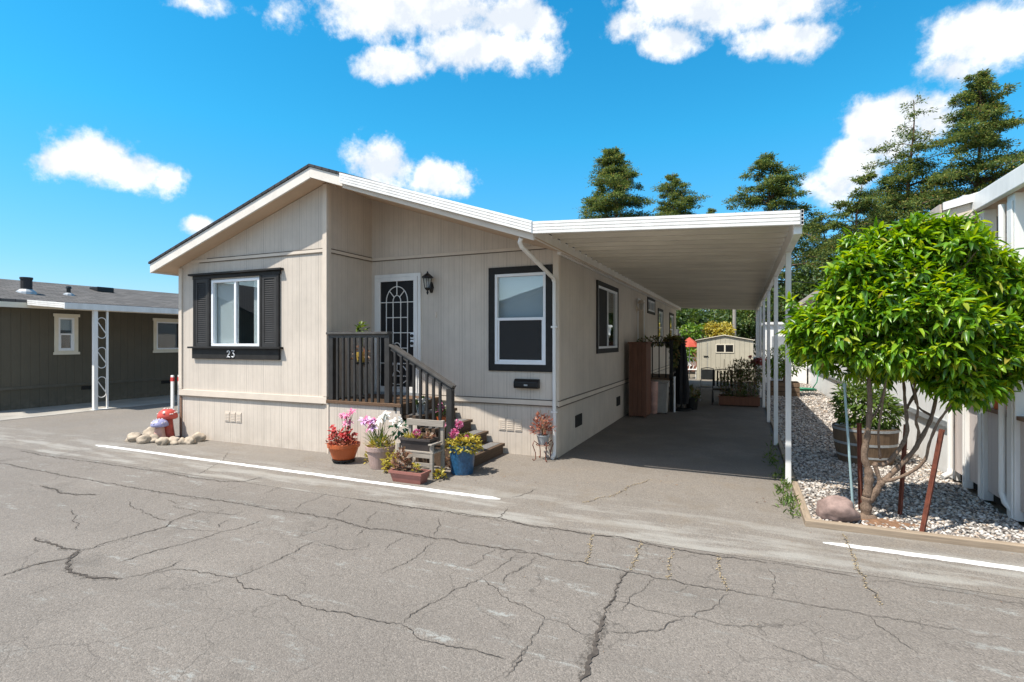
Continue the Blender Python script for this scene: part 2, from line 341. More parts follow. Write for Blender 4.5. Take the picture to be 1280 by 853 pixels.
# ------------------------------------------------------------------ mesh helpers
class MB:
    def __init__(self): self.v = []; self.f = []
    def add(self, vs, fs):
        b = len(self.v); self.v += [tuple(p) for p in vs]; self.f += [tuple(i+b for i in q) for q in fs]
        return self
    def box(self, x0, x1, y0, y1, z0, z1):
        return self.add([(x0,y0,z0),(x1,y0,z0),(x1,y1,z0),(x0,y1,z0),(x0,y0,z1),(x1,y0,z1),(x1,y1,z1),(x0,y1,z1)],
                        [(0,3,2,1),(4,5,6,7),(0,1,5,4),(1,2,6,5),(2,3,7,6),(3,0,4,7)])
    def bar(self, p, q, wd, ht, up=(0,0,1)):
        p = Vector(p); q = Vector(q); d = (q-p).normalized(); up = Vector(up)
        s = d.cross(up)
        if s.length < 1e-4: s = d.cross(Vector((1,0,0)))
        s.normalize(); u = s.cross(d)
        s *= wd/2; u *= ht/2
        vs = [p-s-u, p+s-u, p+s+u, p-s+u, q-s-u, q+s-u, q+s+u, q-s+u]
        return self.add(vs, [(0,1,2,3),(7,6,5,4),(0,4,5,1),(1,5,6,2),(2,6,7,3),(3,7,4,0)])
    def prism(self, poly, axis, a0, a1):
        # poly: 2D points; axis 'y': (x,z) extruded along y; 'x': (y,z) along x; 'z': (x,y) along z
        def P(p, a):
            return (p[0], a, p[1]) if axis == 'y' else (a, p[0], p[1]) if axis == 'x' else (p[0], p[1], a)
        n = len(poly)
        vs = [P(p, a0) for p in poly]+[P(p, a1) for p in poly]
        fs = [tuple(range(n)), tuple(range(2*n-1, n-1, -1))]+[(i, i+n, (i+1) % n+n, (i+1) % n) for i in range(n)]
        return self.add(vs, fs)
    def tube(self, pts, r, n=8, closed=False):
        pts = [Vector(p) for p in pts]; k = len(pts)
        rs = list(r) if hasattr(r, '__len__') else [r]*k
        vs = []; fs = []
        prev = None
        for i, p in enumerate(pts):
            if closed: t = pts[(i+1) % k]-pts[i-1]
            else: t = pts[min(i+1, k-1)]-pts[max(i-1, 0)]
            t.normalize()
            if prev is None:
                a = t.cross(Vector((0,0,1)))
                if a.length < 0.05: a = t.cross(Vector((1,0,0)))
            else: a = prev-t*prev.dot(t)
            a.normalize(); prev = a; b = t.cross(a)
            for j in range(n):
                an = 2*math.pi*j/n
                vs.append(p+(a*math.cos(an)+b*math.sin(an))*rs[i])
        m = k if closed else k-1
        for i in range(m):
            i2 = (i+1) % k
            for j in range(n):
                fs.append((i*n+j, i*n+(j+1) % n, i2*n+(j+1) % n, i2*n+j))
        if not closed:
            fs.append(tuple(range(n-1, -1, -1))); fs.append(tuple((k-1)*n+j for j in range(n)))
        return self.add(vs, fs)
    def lathe(self, prof, n, cx, cy, cz=0, sx=1, sy=1):
        vs = []; fs = []
        for (r, z) in prof:
            for j in range(n):
                a = 2*math.pi*j/n; vs.append((cx+r*math.cos(a)*sx, cy+r*math.sin(a)*sy, cz+z))
        for i in range(len(prof)-1):
            for j in range(n): fs.append((i*n+j, i*n+(j+1) % n, (i+1)*n+(j+1) % n, (i+1)*n+j))
        if prof[0][0] > 1e-5: fs.append(tuple(range(n-1, -1, -1)))
        if prof[-1][0] > 1e-5: fs.append(tuple((len(prof)-1)*n+j for j in range(n)))
        return self.add(vs, fs)
    def blob(self, c, rx, ry, rz, seed=0, rough=0.15, sub=2):
        bm = bmesh.new(); bmesh.ops.create_icosphere(bm, subdivisions=sub, radius=1)
        from mathutils import noise
        vs = []
        for v in bm.verts:
            k = 1+rough*noise.noise(v.co*1.3+Vector((seed*3.1, seed*1.7, seed)))*2+rough*0.5*noise.noise(v.co*3.4+Vector((seed, 5, 2)))
            vs.append((c[0]+v.co.x*rx*k, c[1]+v.co.y*ry*k, c[2]+v.co.z*rz*k))
        fs = [tuple(v.index for v in f.verts) for f in bm.faces]; bm.free()
        return self.add(vs, fs)
    def build(self, name, mat, parent=None, smooth=False, bevel=0.0, origin=None):
        o0 = Vector((0,0,0))
        if parent is not None:
            q = parent
            while q is not None: o0 += q.location; q = q.parent
        elif origin is not None: o0 = Vector(origin)
        me = bpy.data.meshes.new(name)
        me.from_pydata([(p[0]-o0.x, p[1]-o0.y, p[2]-o0.z) for p in self.v], [], self.f)
        return finish(name, me, mat, parent, smooth, bevel, o0 if parent is None else None)
def finish(name, me, mat, parent, smooth, bevel=0.0, loc=None, recalc=True):
    if recalc:
        bm = bmesh.new(); bm.from_mesh(me); bmesh.ops.recalc_face_normals(bm, faces=bm.faces); bm.to_mesh(me); bm.free()
    if smooth: me.polygons.foreach_set('use_smooth', [True]*len(me.polygons))
    me.materials.append(mat); me.update()
    o = bpy.data.objects.new(name, me); C.objects.link(o)
    if parent is not None: o.parent = parent
    elif loc is not None: o.location = loc
    if bevel:
        b = o.modifiers.new('bevel', 'BEVEL'); b.width = bevel; b.segments = 2; b.limit_method = 'ANGLE'; b.angle_limit = R(40)
    return o
def arrays(name, V, F, mat, parent=None, smooth=False, loc=None):
    """a mesh from numpy arrays; F is a list of (n,k) index arrays"""
    o0 = np.zeros(3)
    if parent is not None:
        q = parent
        while q is not None: o0 = o0+np.array(q.location); q = q.parent
    elif loc is not None: o0 = np.array(loc, float)
    me = bpy.data.meshes.new(name)
    V = np.asarray(V, np.float32)-o0.astype(np.float32)
    me.vertices.add(len(V)); me.vertices.foreach_set('co', V.ravel())
    idx = np.concatenate([f.ravel() for f in F]).astype(np.int32)
    tot = np.concatenate([np.full(len(f), f.shape[1], np.int32) for f in F])
    start = np.concatenate([[0], np.cumsum(tot)[:-1]]).astype(np.int32)
    me.loops.add(len(idx)); me.loops.foreach_set('vertex_index', idx)
    me.polygons.add(len(tot)); me.polygons.foreach_set('loop_start', start); me.polygons.foreach_set('loop_total', tot)
    me.update(calc_edges=True); me.validate()
    return finish(name, me, mat, parent, smooth, 0, loc, recalc=False)

def unit(a): return a/np.maximum(np.linalg.norm(a, axis=1, keepdims=True), 1e-9)
def leaves(P, D, Nr, L, W, bend=0.25, fold=0.25):
    """folded, bending leaf blades: 8 points each"""
    n = len(P); D = unit(D); S = unit(np.cross(D, Nr)); U = np.cross(S, D)
    L = np.broadcast_to(np.asarray(L, float).reshape(-1, 1), (n, 1)); W = np.broadcast_to(np.asarray(W, float).reshape(-1, 1), (n, 1))
    def at(t, s, k): return P+D*L*t+S*W*s+U*(W*fold*k*abs(s)*2-L*bend*t*t)
    vs = np.stack([at(0,0,0), at(.35,-.5,1), at(.35,0,0), at(.35,.5,1), at(.72,-.36,1), at(.72,0,0), at(.72,.36,1), at(1,0,0)], 1).reshape(-1, 3)
    b = (np.arange(n)*8)[:, None]
    tri = np.concatenate([b+np.array([[0,1,2]]), b+np.array([[0,2,3]]), b+np.array([[4,7,5]]), b+np.array([[5,7,6]])])
    quad = np.concatenate([b+np.array([[1,4,5,2]]), b+np.array([[2,5,6,3]])])
    return vs, [tri, quad]
def cards(P, D, Nr, L, W):
    n = len(P); D = unit(D); S = unit(np.cross(D, Nr))
    L = np.broadcast_to(np.asarray(L, float).reshape(-1, 1), (n, 1)); W = np.broadcast_to(np.asarray(W, float).reshape(-1, 1), (n, 1))
    U = np.cross(S, D)
    vs = np.stack([P, P+D*L*.5+S*W*.5+U*W*.1, P+D*L, P+D*L*.5-S*W*.5+U*W*.1], 1).reshape(-1, 3)
    b = (np.arange(n)*4)[:, None]
    return vs, [b+np.array([[0,1,2,3]])]
def rnd_dirs(rg, n):
    return unit(rg.normal(size=(n, 3)))

def thing(name, label, cat, loc=(0,0,0), group=None):
    o = bpy.data.objects.new(name, None); C.objects.link(o); o.location = loc; o.empty_display_size = 0.2
    o['label'] = label; o['category'] = cat
    if group: o['group'] = group
    return o
def tag(o, label, cat, group=None):
    o['label'] = label; o['category'] = cat
    if group: o['group'] = group
    return o
def struct(o, kind='structure'): o['kind'] = kind; return o
def dup(root, loc, label=None):
    r = root.copy(); C.objects.link(r); r.location = loc
    if label: r['label'] = label
    def rec(src, dst):
        for ch in list(src.children):
            c = ch.copy(); C.objects.link(c); c.parent = dst; rec(ch, c)
    rec(root, r); return r

def wall_x(mb, x0, x1, z0, z1, y0, y1, holes=()):
    """upright wall in the x-z plane between y0 and y1, with rectangular openings"""
    xs = sorted({x0, x1, *[h[0] for h in holes], *[h[1] for h in holes]}); zs = sorted({z0, z1, *[h[2] for h in holes], *[h[3] for h in holes]})
    for i in range(len(xs)-1):
        run = None
        for j in range(len(zs)-1):
            cx, cz = (xs[i]+xs[i+1])/2, (zs[j]+zs[j+1])/2
            if any(h[0] < cx < h[1] and h[2] < cz < h[3] for h in holes):
                if run: mb.box(xs[i], xs[i+1], y0, y1, run[0], run[1]); run = None
            else: run = (run[0], zs[j+1]) if run else (zs[j], zs[j+1])
        if run: mb.box(xs[i], xs[i+1], y0, y1, run[0], run[1])
    return mb
def wall_y(mb, y0, y1, z0, z1, x0, x1, holes=()):
    t = MB(); wall_x(t, y0, y1, z0, z1, x0, x1, holes)
    return mb.add([(p[1], p[0], p[2]) for p in t.v], [tuple(reversed(f)) for f in t.f])

# ================================================================== ground, road, paving
g = MB().add([(-600,-300,-0.02),(600,-300,-0.02),(600,900,-0.02),(-600,900,-0.02)], [(0,1,2,3)])
M['soil'] = plain('dry_soil', (0.17, 0.14, 0.10), 0.95, var=0.3, scale=1.0, bump=0.3)
struct(g.build('ground', M['soil']))
M['road'] = asphalt('worn_asphalt', (0.190, 0.167, 0.143), (0.33, 0.34, 0.315), 'road')
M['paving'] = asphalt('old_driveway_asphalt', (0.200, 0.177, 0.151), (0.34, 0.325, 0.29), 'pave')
struct(MB().add([(-80,-9,0.0),(80,-9,0.0),(80,4.82,0.0),(-80,4.82,0.0)], [(0,1,2,3)]).build('road', M['road']))
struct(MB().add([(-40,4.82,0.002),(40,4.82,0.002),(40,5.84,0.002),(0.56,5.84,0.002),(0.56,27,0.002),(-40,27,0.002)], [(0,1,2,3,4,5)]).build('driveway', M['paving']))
M['paint'], nt = newmat('worn_white_road_paint'); N = NT(nt)
o_ = N.pos(); ch = N.math('MAXIMUM', N.remap(N.noise(o_, 26, 6, 0.7), 0.57, 0.68), N.math('MULTIPLY', N.remap(N.noise(o_, 5, 6, 0.7), 0.45, 0.7), 0.5))
N.out(N.bsdf(N.mix(ch, (0.74, 0.73, 0.70), (0.25, 0.23, 0.2)), 0.7))
def strip(pts, widths, z, rg=None, jit=0.0):
    vs = []; n = len(pts)
    for i, p in enumerate(pts):
        t = pts[min(i+1, n-1)]-pts[max(i-1, 0)]; s = Vector((-t.y, t.x, 0)).normalized(); wd = widths[i]/2
        a = wd*(1+(rg.uniform(-jit, jit) if rg else 0)); b = wd*(1+(rg.uniform(-jit, jit) if rg else 0))
        vs += [(p.x+s.x*a, p.y+s.y*a, z), (p.x-s.x*b, p.y-s.y*b, z)]
    return vs, [(2*i, 2*i+1, 2*i+3, 2*i+2) for i in range(n-1)]
rr = random.Random(4)
M['concrete'] = plain('pale_concrete', (.33, .305, .265), .9, var=.25, scale=1.6, bump=.3)
struct(MB().box(-17.38, -15.3, 5.95, 24, -.01, .012).build('concrete_strip', M['concrete']))
lm = MB()
for (x0, x1) in ((-10.25, -2.52), (0.66, 40)):
    k = max(2, int((min(x1, 8)-x0)/0.06)); pts = [Vector((x0+(min(x1, 8)-x0)*i/k, 5.44-0.008*(x0+(min(x1,8)-x0)*i/k)+0.004*math.sin(i*0.11), 0)) for i in range(k+1)]
    lm.add(*strip(pts, [0.03+0.07*min(1, i/3, (k-i)/2) for i in range(k+1)], 0.0040, rr, 0.16))
    if x1 > 8: lm.box(8, x1, 5.33, 5.43, 0.003, 0.004)
struct(lm.build('lane_line', M['paint']))

# the cracks, read off the photograph and laid on the ground
ZA = (0, 560, 3.879); ZB = (330, 600, 3.373); ZC = (640, 600, 3.372); ZD = (960, 640, 4.0)
CR = [
 (ZA, .016, [(0,625),(60,605),(150,575),(230,555),(320,535),(350,520),(385,495)]),
 (ZA, .026, [(385,495),(350,530),(325,560),(330,590),(385,622),(480,632),(600,632)]),
 (ZA, .009, [(600,632),(680,618),(760,592),(840,572),(875,545)]),
 (ZA, .008, [(680,635),(760,605),(860,585),(940,600),(1040,620),(1130,628),(1200,605),(1280,572)]),
 (ZA, .020, [(170,435),(200,460),(270,470),(330,490),(385,495)]),
 (ZA, .012, [(385,495),(440,490),(520,460),(600,440),(700,410),(800,385),(850,350),(940,320),(970,310)]),
 (ZA, .011, [(560,560),(640,540),(760,500),(860,475),(960,445),(1080,408),(1200,380),(1280,350)]),
 (ZA, .006, [(820,385),(900,398),(1020,405),(1080,408)]),
 (ZA, .022, [(190,185),(260,200),(300,220),(380,228),(480,228)]),
 (ZA, .008, [(340,300),(360,330),(355,355),(370,370),(360,400)]),
 (ZA, .013, [(0,75),(180,110),(400,150),(600,185),(680,200),(780,215),(900,235),(1040,255),(1170,272),(1280,292)]),
 (ZA, .013, [(100,15),(190,35),(330,55),(450,70),(600,92),(800,120),(960,150),(1080,162),(1180,165),(1280,140)]),
 (ZA, .010, [(270,40),(340,25),(480,5)]),
 (ZA, .009, [(960,130),(1000,110),(1080,60),(1110,20)]),
 (ZA, .008, [(620,260),(640,290),(680,300),(690,315),(740,330),(780,345),(830,350)]),
 (ZA, .007, [(840,280),(900,300),(970,308),(1060,318),(1130,322),(1190,300)]),
 (ZA, .007, [(810,250),(850,270),(890,258)]),
 (ZA, .009, [(1060,390),(1075,365),(1110,345)]),
 (ZA, .005, [(80,730),(200,695),(340,640)]),
 (ZA, .010, [(1130,630),(1170,660),(1195,685),(1280,692)]),
 (ZB, .009, [(0,480),(90,492),(150,515),(220,550),(310,560),(400,580),(470,602),(580,605)]),
 (ZB, .008, [(580,605),(640,560),(720,520),(770,485),(840,450),(930,410)]),
 (ZB, .008, [(580,610),(630,650),(690,685),(780,705),(880,718),(960,740),(1030,755)]),
 (ZB, .007, [(1003,835),(1050,790),(1113,700)]),
 (ZB, .006, [(930,410),(980,370),(1065,315)]),
 (ZB, .007, [(930,420),(960,450),(1010,490),(1050,515),(1113,535)]),
 (ZB, .009, [(0,365),(60,335),(130,300),(215,258)]),
 (ZB, .006, [(215,258),(300,290),(370,297),(430,285),(440,265)]),
 (ZB, .007, [(130,245),(200,225),(270,200),(280,180)]),
 (ZB, .007, [(510,300),(540,270),(605,240)]),
 (ZB, .007, [(500,400),(560,365),(640,325),(670,300),(680,285),(720,260)]),
 (ZB, .007, [(850,370),(900,350),(940,315),(980,290)]),
 (ZB, .007, [(990,450),(1030,405),(1113,360)]),
 (ZB, .006, [(400,240),(410,215),(440,195)]),
 (ZB, .012, [(0,120),(110,135),(230,155),(340,182),(450,205),(560,215),(640,232),(720,245),(860,268),(980,290),(1060,300),(1113,308)]),
 (ZB, .013, [(370,80),(420,85),(500,97),(600,115),(700,128),(780,138),(880,152),(1000,165),(1113,190)]),
 (ZB, .010, [(985,165),(1030,120)]), (ZB, .009, [(0,60),(40,40),(70,35)]),
 (ZB, .007, [(290,160),(330,130),(370,100)]), (ZB, .006, [(430,190),(440,160),(480,130)]),
 (ZB, .008, [(720,235),(740,190),(740,160)]), (ZB, .006, [(120,130),(180,95),(270,60)]),
 (ZC, .012, [(0,178),(70,195),(150,205),(240,215),(340,235),(460,245),(560,268),(680,293),(800,312),(920,328),(1079,352)]),
 (ZC, .010, [(0,300),(100,315),(200,333),(310,352),(440,378),(540,395),(600,412),(740,440),(860,460),(960,478),(1079,497)]),
 (ZC, .014, [(500,385),(470,400),(440,450),(425,510),(390,570)]),
 (ZC, .034, [(390,570),(370,620),(360,680),(340,740),(310,800),(290,853)]),
 (ZC, .007, [(390,640),(450,650),(540,645),(630,635),(690,600),(725,578)]),
 (ZC, .006, [(750,578),(820,545),(880,515),(915,480)]),
 (ZC, .006, [(430,510),(500,525),(560,545),(640,565),(740,575),(830,595),(920,612),(1079,618)]),
 (ZC, .006, [(600,415),(540,470),(490,515),(470,545),(420,560)]),
 (ZC, .006, [(0,518),(60,540),(110,570),(135,590),(200,600),(270,630),(330,660)]),
 (ZC, .006, [(135,590),(120,630),(60,710),(0,795)]),
 (ZC, .006, [(0,400),(60,360),(105,322)]), (ZC, .004, [(960,630),(1020,660),(1079,690)]),
 (ZC, .005, [(640,475),(720,462),(740,445)]), (ZC, .010, [(0,75),(60,60),(110,40)]),
 (ZD, .009, [(0,255),(100,270),(230,292),(340,312),(460,330)]),
 (ZD, .008, [(0,430),(150,455),(300,480),(470,515),(640,545),(800,570),(980,600)]),
 (ZD, .007, [(490,515),(560,575),(600,605),(660,655),(740,715)]),
 (ZD, .006, [(500,350),(640,350),(840,390),(980,410),(1130,440),(1280,460)]),
 (ZD, .005, [(0,655),(120,700),(200,745),(300,775),(400,805),(480,830)]),
 (ZD, .004, [(0,575),(120,568),(210,548)]), (ZD, .005, [(0,280),(30,340),(30,430)]),
 (ZC, .009, [(500,385),(520,340),(530,300),(535,265)]), (ZC, .008, [(310,350),(330,300),(338,235)]),
 (ZC, .007, [(655,420),(665,370),(680,295)]), (ZC, .007, [(910,470),(885,400),(860,320)]),
 (ZC, .010, [(300,98),(370,80),(430,65),(490,30),(545,15),(575,0)]),
 (ZD, .011, [(370,115),(400,180),(430,245),(460,310),(490,360),(530,410),(565,465)]),
]
WEEDY = {len(CR)-1-i for i in range(6)}
def crackline(zm, pts, step=0.018, amp=0.012):
    W = [gp(zm[0]+p[0]/zm[2], zm[1]+p[1]/zm[2]) for p in pts]
    out = []
    for a, b in zip(W[:-1], W[1:]):
        L = (b-a).length; k = max(2, int(L/step)); s = Vector((-(b-a).y, (b-a).x, 0)).normalized()
        for i in range(k): out.append(a.lerp(b, i/k))
    out.append(W[-1]); off = 0; n = len(out); res = []
    for i, p in enumerate(out):
        t = out[min(i+1, n-1)]-out[max(i-1, 0)]; s = Vector((-t.y, t.x, 0)); s = s.normalized() if s.length > 0 else s
        off = off*0.75+rr.uniform(-amp, amp)
        res.append(p+s*off)
    return res
cm = MB(); wm = MB()
for i, (zm, wd, pts) in enumerate(CR):
    ln = crackline(zm, pts); n = len(ln); k = 1.0; ws = []
    for j in range(n):
        k = 0.7*k+0.3*rr.uniform(0.35, 1.5); ws.append(wd*0.72*k*min(1, 0.25+j/6, 0.25+(n-1-j)/6))
    cm.add(*strip(ln, ws, 0.0048+0.00003*i, rr, 0.45))
    if i in WEEDY:
        for j in range(n):
            for q in range(3):
                if rr.random() < 0.5:
                    p = ln[j]+Vector((rr.gauss(0, .009), rr.gauss(0, .009), 0)); s = rr.uniform(.003, .008); a = rr.uniform(0, 6.3)
                    wm.blob((p.x, p.y, 0.006), s, s*0.7, s*0.5, q+j, 0.3, 1)
M['crumble'], nt = newmat('crumbled_crack_edge'); N = NT(nt); o_ = N.pos()
mx = N.n('ShaderNodeMixShader'); N.lk(N.math('MULTIPLY', N.remap(N.noise(o_, 45, 6, .75), .46, .62), .6), mx.inputs[0])
N.lk(N.n('ShaderNodeBsdfTransparent').outputs[0], mx.inputs[1]); N.lk(N.bsdf((.075, .064, .053), .95), mx.inputs[2]); N.out(mx.outputs[0])
hm = MB()
for i, (zm, wd, pts) in enumerate(CR):
    if wd > .0115:
        ln = crackline(zm, pts, .03, .02); n = len(ln)
        hm.add(*strip(ln, [min(.16, wd*2.0)*rr.uniform(.5, 1.4)*min(1, .2+j/4, .2+(n-1-j)/4) for j in range(n)], 0.0030+0.00001*i, rr, .5))
struct(hm.build('crack_crumble', M['crumble']))
M['crack'] = plain('crack_dirt', (0.070, 0.058, 0.048), 1.0, var=0.4, scale=30, bump=0.5)
struct(cm.build('pavement_crack', M['crack']))
M['dry_weed'] = plain('dry_straw_litter', (0.36, 0.28, 0.17), 0.95, var=0.4, scale=40, bump=0.2)
struct(wm.build('dry_litter', M['dry_weed']), 'stuff')

# ================================================================== the tan manufactured home
CU, BU, SU = -9.66, -6.12, -2.59          # left corner, middle corner, right wall
FL, FR, ED, VB = 6.62, 7.74, 6.27, 23.5   # front wall of the bay, recessed front wall, roof edge, rear
SL = 0.3333; RZ = 4.50                    # pitch, ridge height (underside of shingles)
home = thing('mobile_home', 'tan single storey manufactured home with number 23 under its shuttered front window', 'house', (-6.12, 7.74, 0))
def rz(u): return RZ-SL*abs(u+6.14)
ZW = 3.10
# walls ------------------------------------------------------------
T = 0.12
W1 = (-8.80, -7.59, 1.70, 2.90)
wall_x(MB(), CU, BU, 0.82, ZW, FL, FL+T, [W1]).build('front_wall', M['siding_x'], home)
MB().prism([(CU, ZW), (BU, ZW), (BU, rz(BU)-.15), (CU, rz(CU)-.15)], 'y', FL, FL+T).build('gable_wall', M['siding_x'], home)
wall_y(MB(), FL+T, FR, 0.82, ZW, BU-T, BU).build('return_wall', M['siding_y'], home)
wall_y(MB(), FL+T, FR, ZW, rz(BU)-.15, BU-T, BU).build('return_gable_wall', M['siding_y'], home)
DOOR = (-5.98, -5.12, 0.90, 2.93); W2 = (-3.67, -2.78, 1.42, 2.88)
wall_x(MB(), BU, SU-0.001, 0.82, ZW, FR, FR+T, [DOOR, W2]).build('front_wall', M['siding_x'], home)
MB().prism([(BU, ZW), (SU-0.001, ZW), (SU-0.001, rz(SU)-.13), (BU, rz(BU)-.15)], 'y', FR, FR+T).build('gable_wall', M['siding_x'], home)
W3 = (10.12, 11.86, 1.64, 2.90); W4 = (16.08, 17.38, 2.70, 3.05); W5 = (18.25, 19.25, 1.70, 2.82); W6 = (21.27, 22.45, 1.70, 2.82)
DR2 = (14.45, 15.35, 0.88, 2.90)
wall_y(MB(), FR+T, VB, 0.80, rz(SU)-.13, SU-T, SU, [W3, W4, W5, W6, DR2]).build('side_wall', M['siding_y'], home)
wall_y(MB(), FL+T, VB, 0.0, rz(CU)-.13, CU, CU+T).build('side_wall', M['siding_y'], home)
m = MB(); m.box(CU+T, SU-T, VB-T, VB, 0.0, 3.2); m.prism([(CU+T, 3.2), (SU-T, 3.2), (-6.14, RZ-.2)], 'y', VB-T, VB); m.build('rear_wall', M['siding_x'], home)
# skirting, set back behind the belt line
wall_x(MB(), CU+.02, BU, 0.0, 0.82, FL+.012, FL+T).build('skirting', M['siding_x'], home)
wall_x(MB(), BU, SU-.012, 0.0, 0.82, FR+.012, FR+T).build('skirting', M['siding_x'], home)
wall_y(MB(), FR+T, VB, 0.0, 0.80, SU-T, SU-.012).build('skirting', M['siding_y'], home)
m = MB(); m.box(CU+T+.01, SU-T-.01, FR+T+.01, VB-T-.01, 0.76, 0.79); m.box(CU+T+.01, BU-T-.01, FL+T+.01, FR+T+.008, 0.76, 0.79); m.build('floor_deck', M['interior'], home)
# trims
M['groove'] = plain('painted_shadow_line', (.14, .115, .09), .8, bump=0)  # dark strips painted as shadow lines along the belt and band trims
m = MB()
m.box(CU-.01, BU+.006, FL-.022, FL-.0005, 0.79, 0.90); m.box(BU+.001, SU+.004, FR-.018, FR-.0005, 0.80, 0.875); m.box(SU+.0005, SU+.018, FR-.018, VB, 0.79, 0.865)
m.build('belt_trim', M['tan_trim'], home, bevel=.004)
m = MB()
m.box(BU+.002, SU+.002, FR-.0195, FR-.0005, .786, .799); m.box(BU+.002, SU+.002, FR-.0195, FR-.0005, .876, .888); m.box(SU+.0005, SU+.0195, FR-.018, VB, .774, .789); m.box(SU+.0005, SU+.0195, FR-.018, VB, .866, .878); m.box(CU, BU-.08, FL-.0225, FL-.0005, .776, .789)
m.build('belt_shadow_line', M['groove'], home)
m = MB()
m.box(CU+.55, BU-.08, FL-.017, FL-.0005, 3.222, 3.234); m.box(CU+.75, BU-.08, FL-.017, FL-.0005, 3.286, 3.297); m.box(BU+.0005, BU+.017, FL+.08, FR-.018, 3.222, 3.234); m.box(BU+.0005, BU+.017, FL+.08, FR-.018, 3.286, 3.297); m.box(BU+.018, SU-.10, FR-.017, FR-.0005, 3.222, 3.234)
m.build('band_shadow_line', M['groove'], home)
m = MB()
m.box(-9.33, BU-.076, FL-.016, FL-.0005, 3.235, 3.285); m.box(BU+.0005, BU+.016, FL+.02, FR-.017, 3.235, 3.285); m.box(BU+.017, SU-.06, FR-.016, FR-.0005, 3.235, 3.285)
m.build('gable_band', M['tan_trim'], home, bevel=.003)
def corner(*bs):
    mm = MB()
    for b in bs: mm.box(*b)
    mm.build('corner_board', M['tan_trim'], home, bevel=.004)
class _L:
    def __init__(self): self.b = []
    def box(self, *a): self.b.append(a)
m = _L()
m.box(BU-.075, BU+.012, FL-.024, FL-.0005, 0.905, rz(BU)-.17); m.box(BU+.0005, BU+.018, FL, FL+.075, 0.905, rz(BU)-.17)
m.box(CU-.012, CU+.075, FL-.024, FL-.0005, 0.905, rz(CU)-.17); m.box(CU-.012, CU-.0005, FL, FL+.08, 0.905, rz(CU)-.17)
m.box(SU-.08, SU+.010, FR-.024, FR-.0005, 0.88, 3.2); m.box(SU+.0005, SU+.014, FR, FR+.075, 0.87, 3.13)
corner(*m.b[0:2]); corner(*m.b[2:4]); corner(*m.b[4:6])
MB().box(CU-.012, CU+.045, FL-.004, FL+.010, 0.0, 0.785).build('corner_board', M['brown_board'], home)  # dark strip standing in for the shaded gap below the belt
# roof -------------------------------------------------------------
XL, XR = -9.98, -2.42
m = MB(); zl, zr = rz(XL), rz(XR)
m.prism([(XL-.02, zl-.006), (-6.14, RZ), (XR, zr), (XR, zr+.035), (-6.14, RZ+.042), (XL-.02, zl+.032)], 'y', ED-.02, VB+.3)
roof = m.build('roof', M['shingle_dark'], home)
m = MB()
for (a, b, z0) in ((XL, -6.14, 0), (-6.14, XR, 0)):
    m.prism([(a, rz(a)-.150), (b, rz(b)-.150), (b, rz(b)-.132), (a, rz(a)-.132)], 'y', ED+.035, VB+.28)
m.build('soffit', M['soffit'], home)
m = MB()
def slope_board(m, a, b, top, bot, y0, y1): m.prism([(a, rz(a)-bot), (b, rz(b)-bot), (b, rz(b)-top), (a, rz(a)-top)], 'y', y0, y1)
slope_board(m, XL, -6.14, .004, .175, ED, ED+.032); slope_board(m, -6.14, -5.50, .004, .165, ED, ED+.032)
m.box(XL-.001, XL+.026, ED+.034, VB+.28, zl-.17, zl-.012)
m.build('fascia', M['white_fascia'], home, bevel=.004)
MB().box(XR-.022, XR-.001, ED+.034, VB+.28, zr-.155, zr-.004).build('eave_board', M['white_fascia'], home)
m = MB(); slope_board(m, -5.50, XR-.01, .03, .185, ED+.004, ED+.034); m.build('barge_board', M['tan_trim'], home)
# house vents in the skirting
def louvre_vent(x0, x1, z0, z1, y, n=3):
    m = MB(); wd = (x1-x0-.02*(n-1))/n
    for i in range(n):
        a = x0+i*(wd+.02); m.box(a, a+wd, y-.012, y-.0005, z0, z1)
        for j in range(5):
            z = z0+.02+j*(z1-z0-.03)/5; m.box(a+.012, a+wd-.012, y-.018, y-.0125, z, z+.012)
    return m.build('foundation_vent', M['tan_trim'], home)
louvre_vent(-8.47, -8.06, .37, .54, FL+.012); louvre_vent(-3.60, -3.20, .37, .56, FR+.012)
for (y0, y1) in ((8.67, 9.05), (11.88, 12.24)):
    m = MB(); m.box(SU-.0115, SU+.004, y0, y1, .33, .53); m.build('crawl_vent', M['gap'], home)
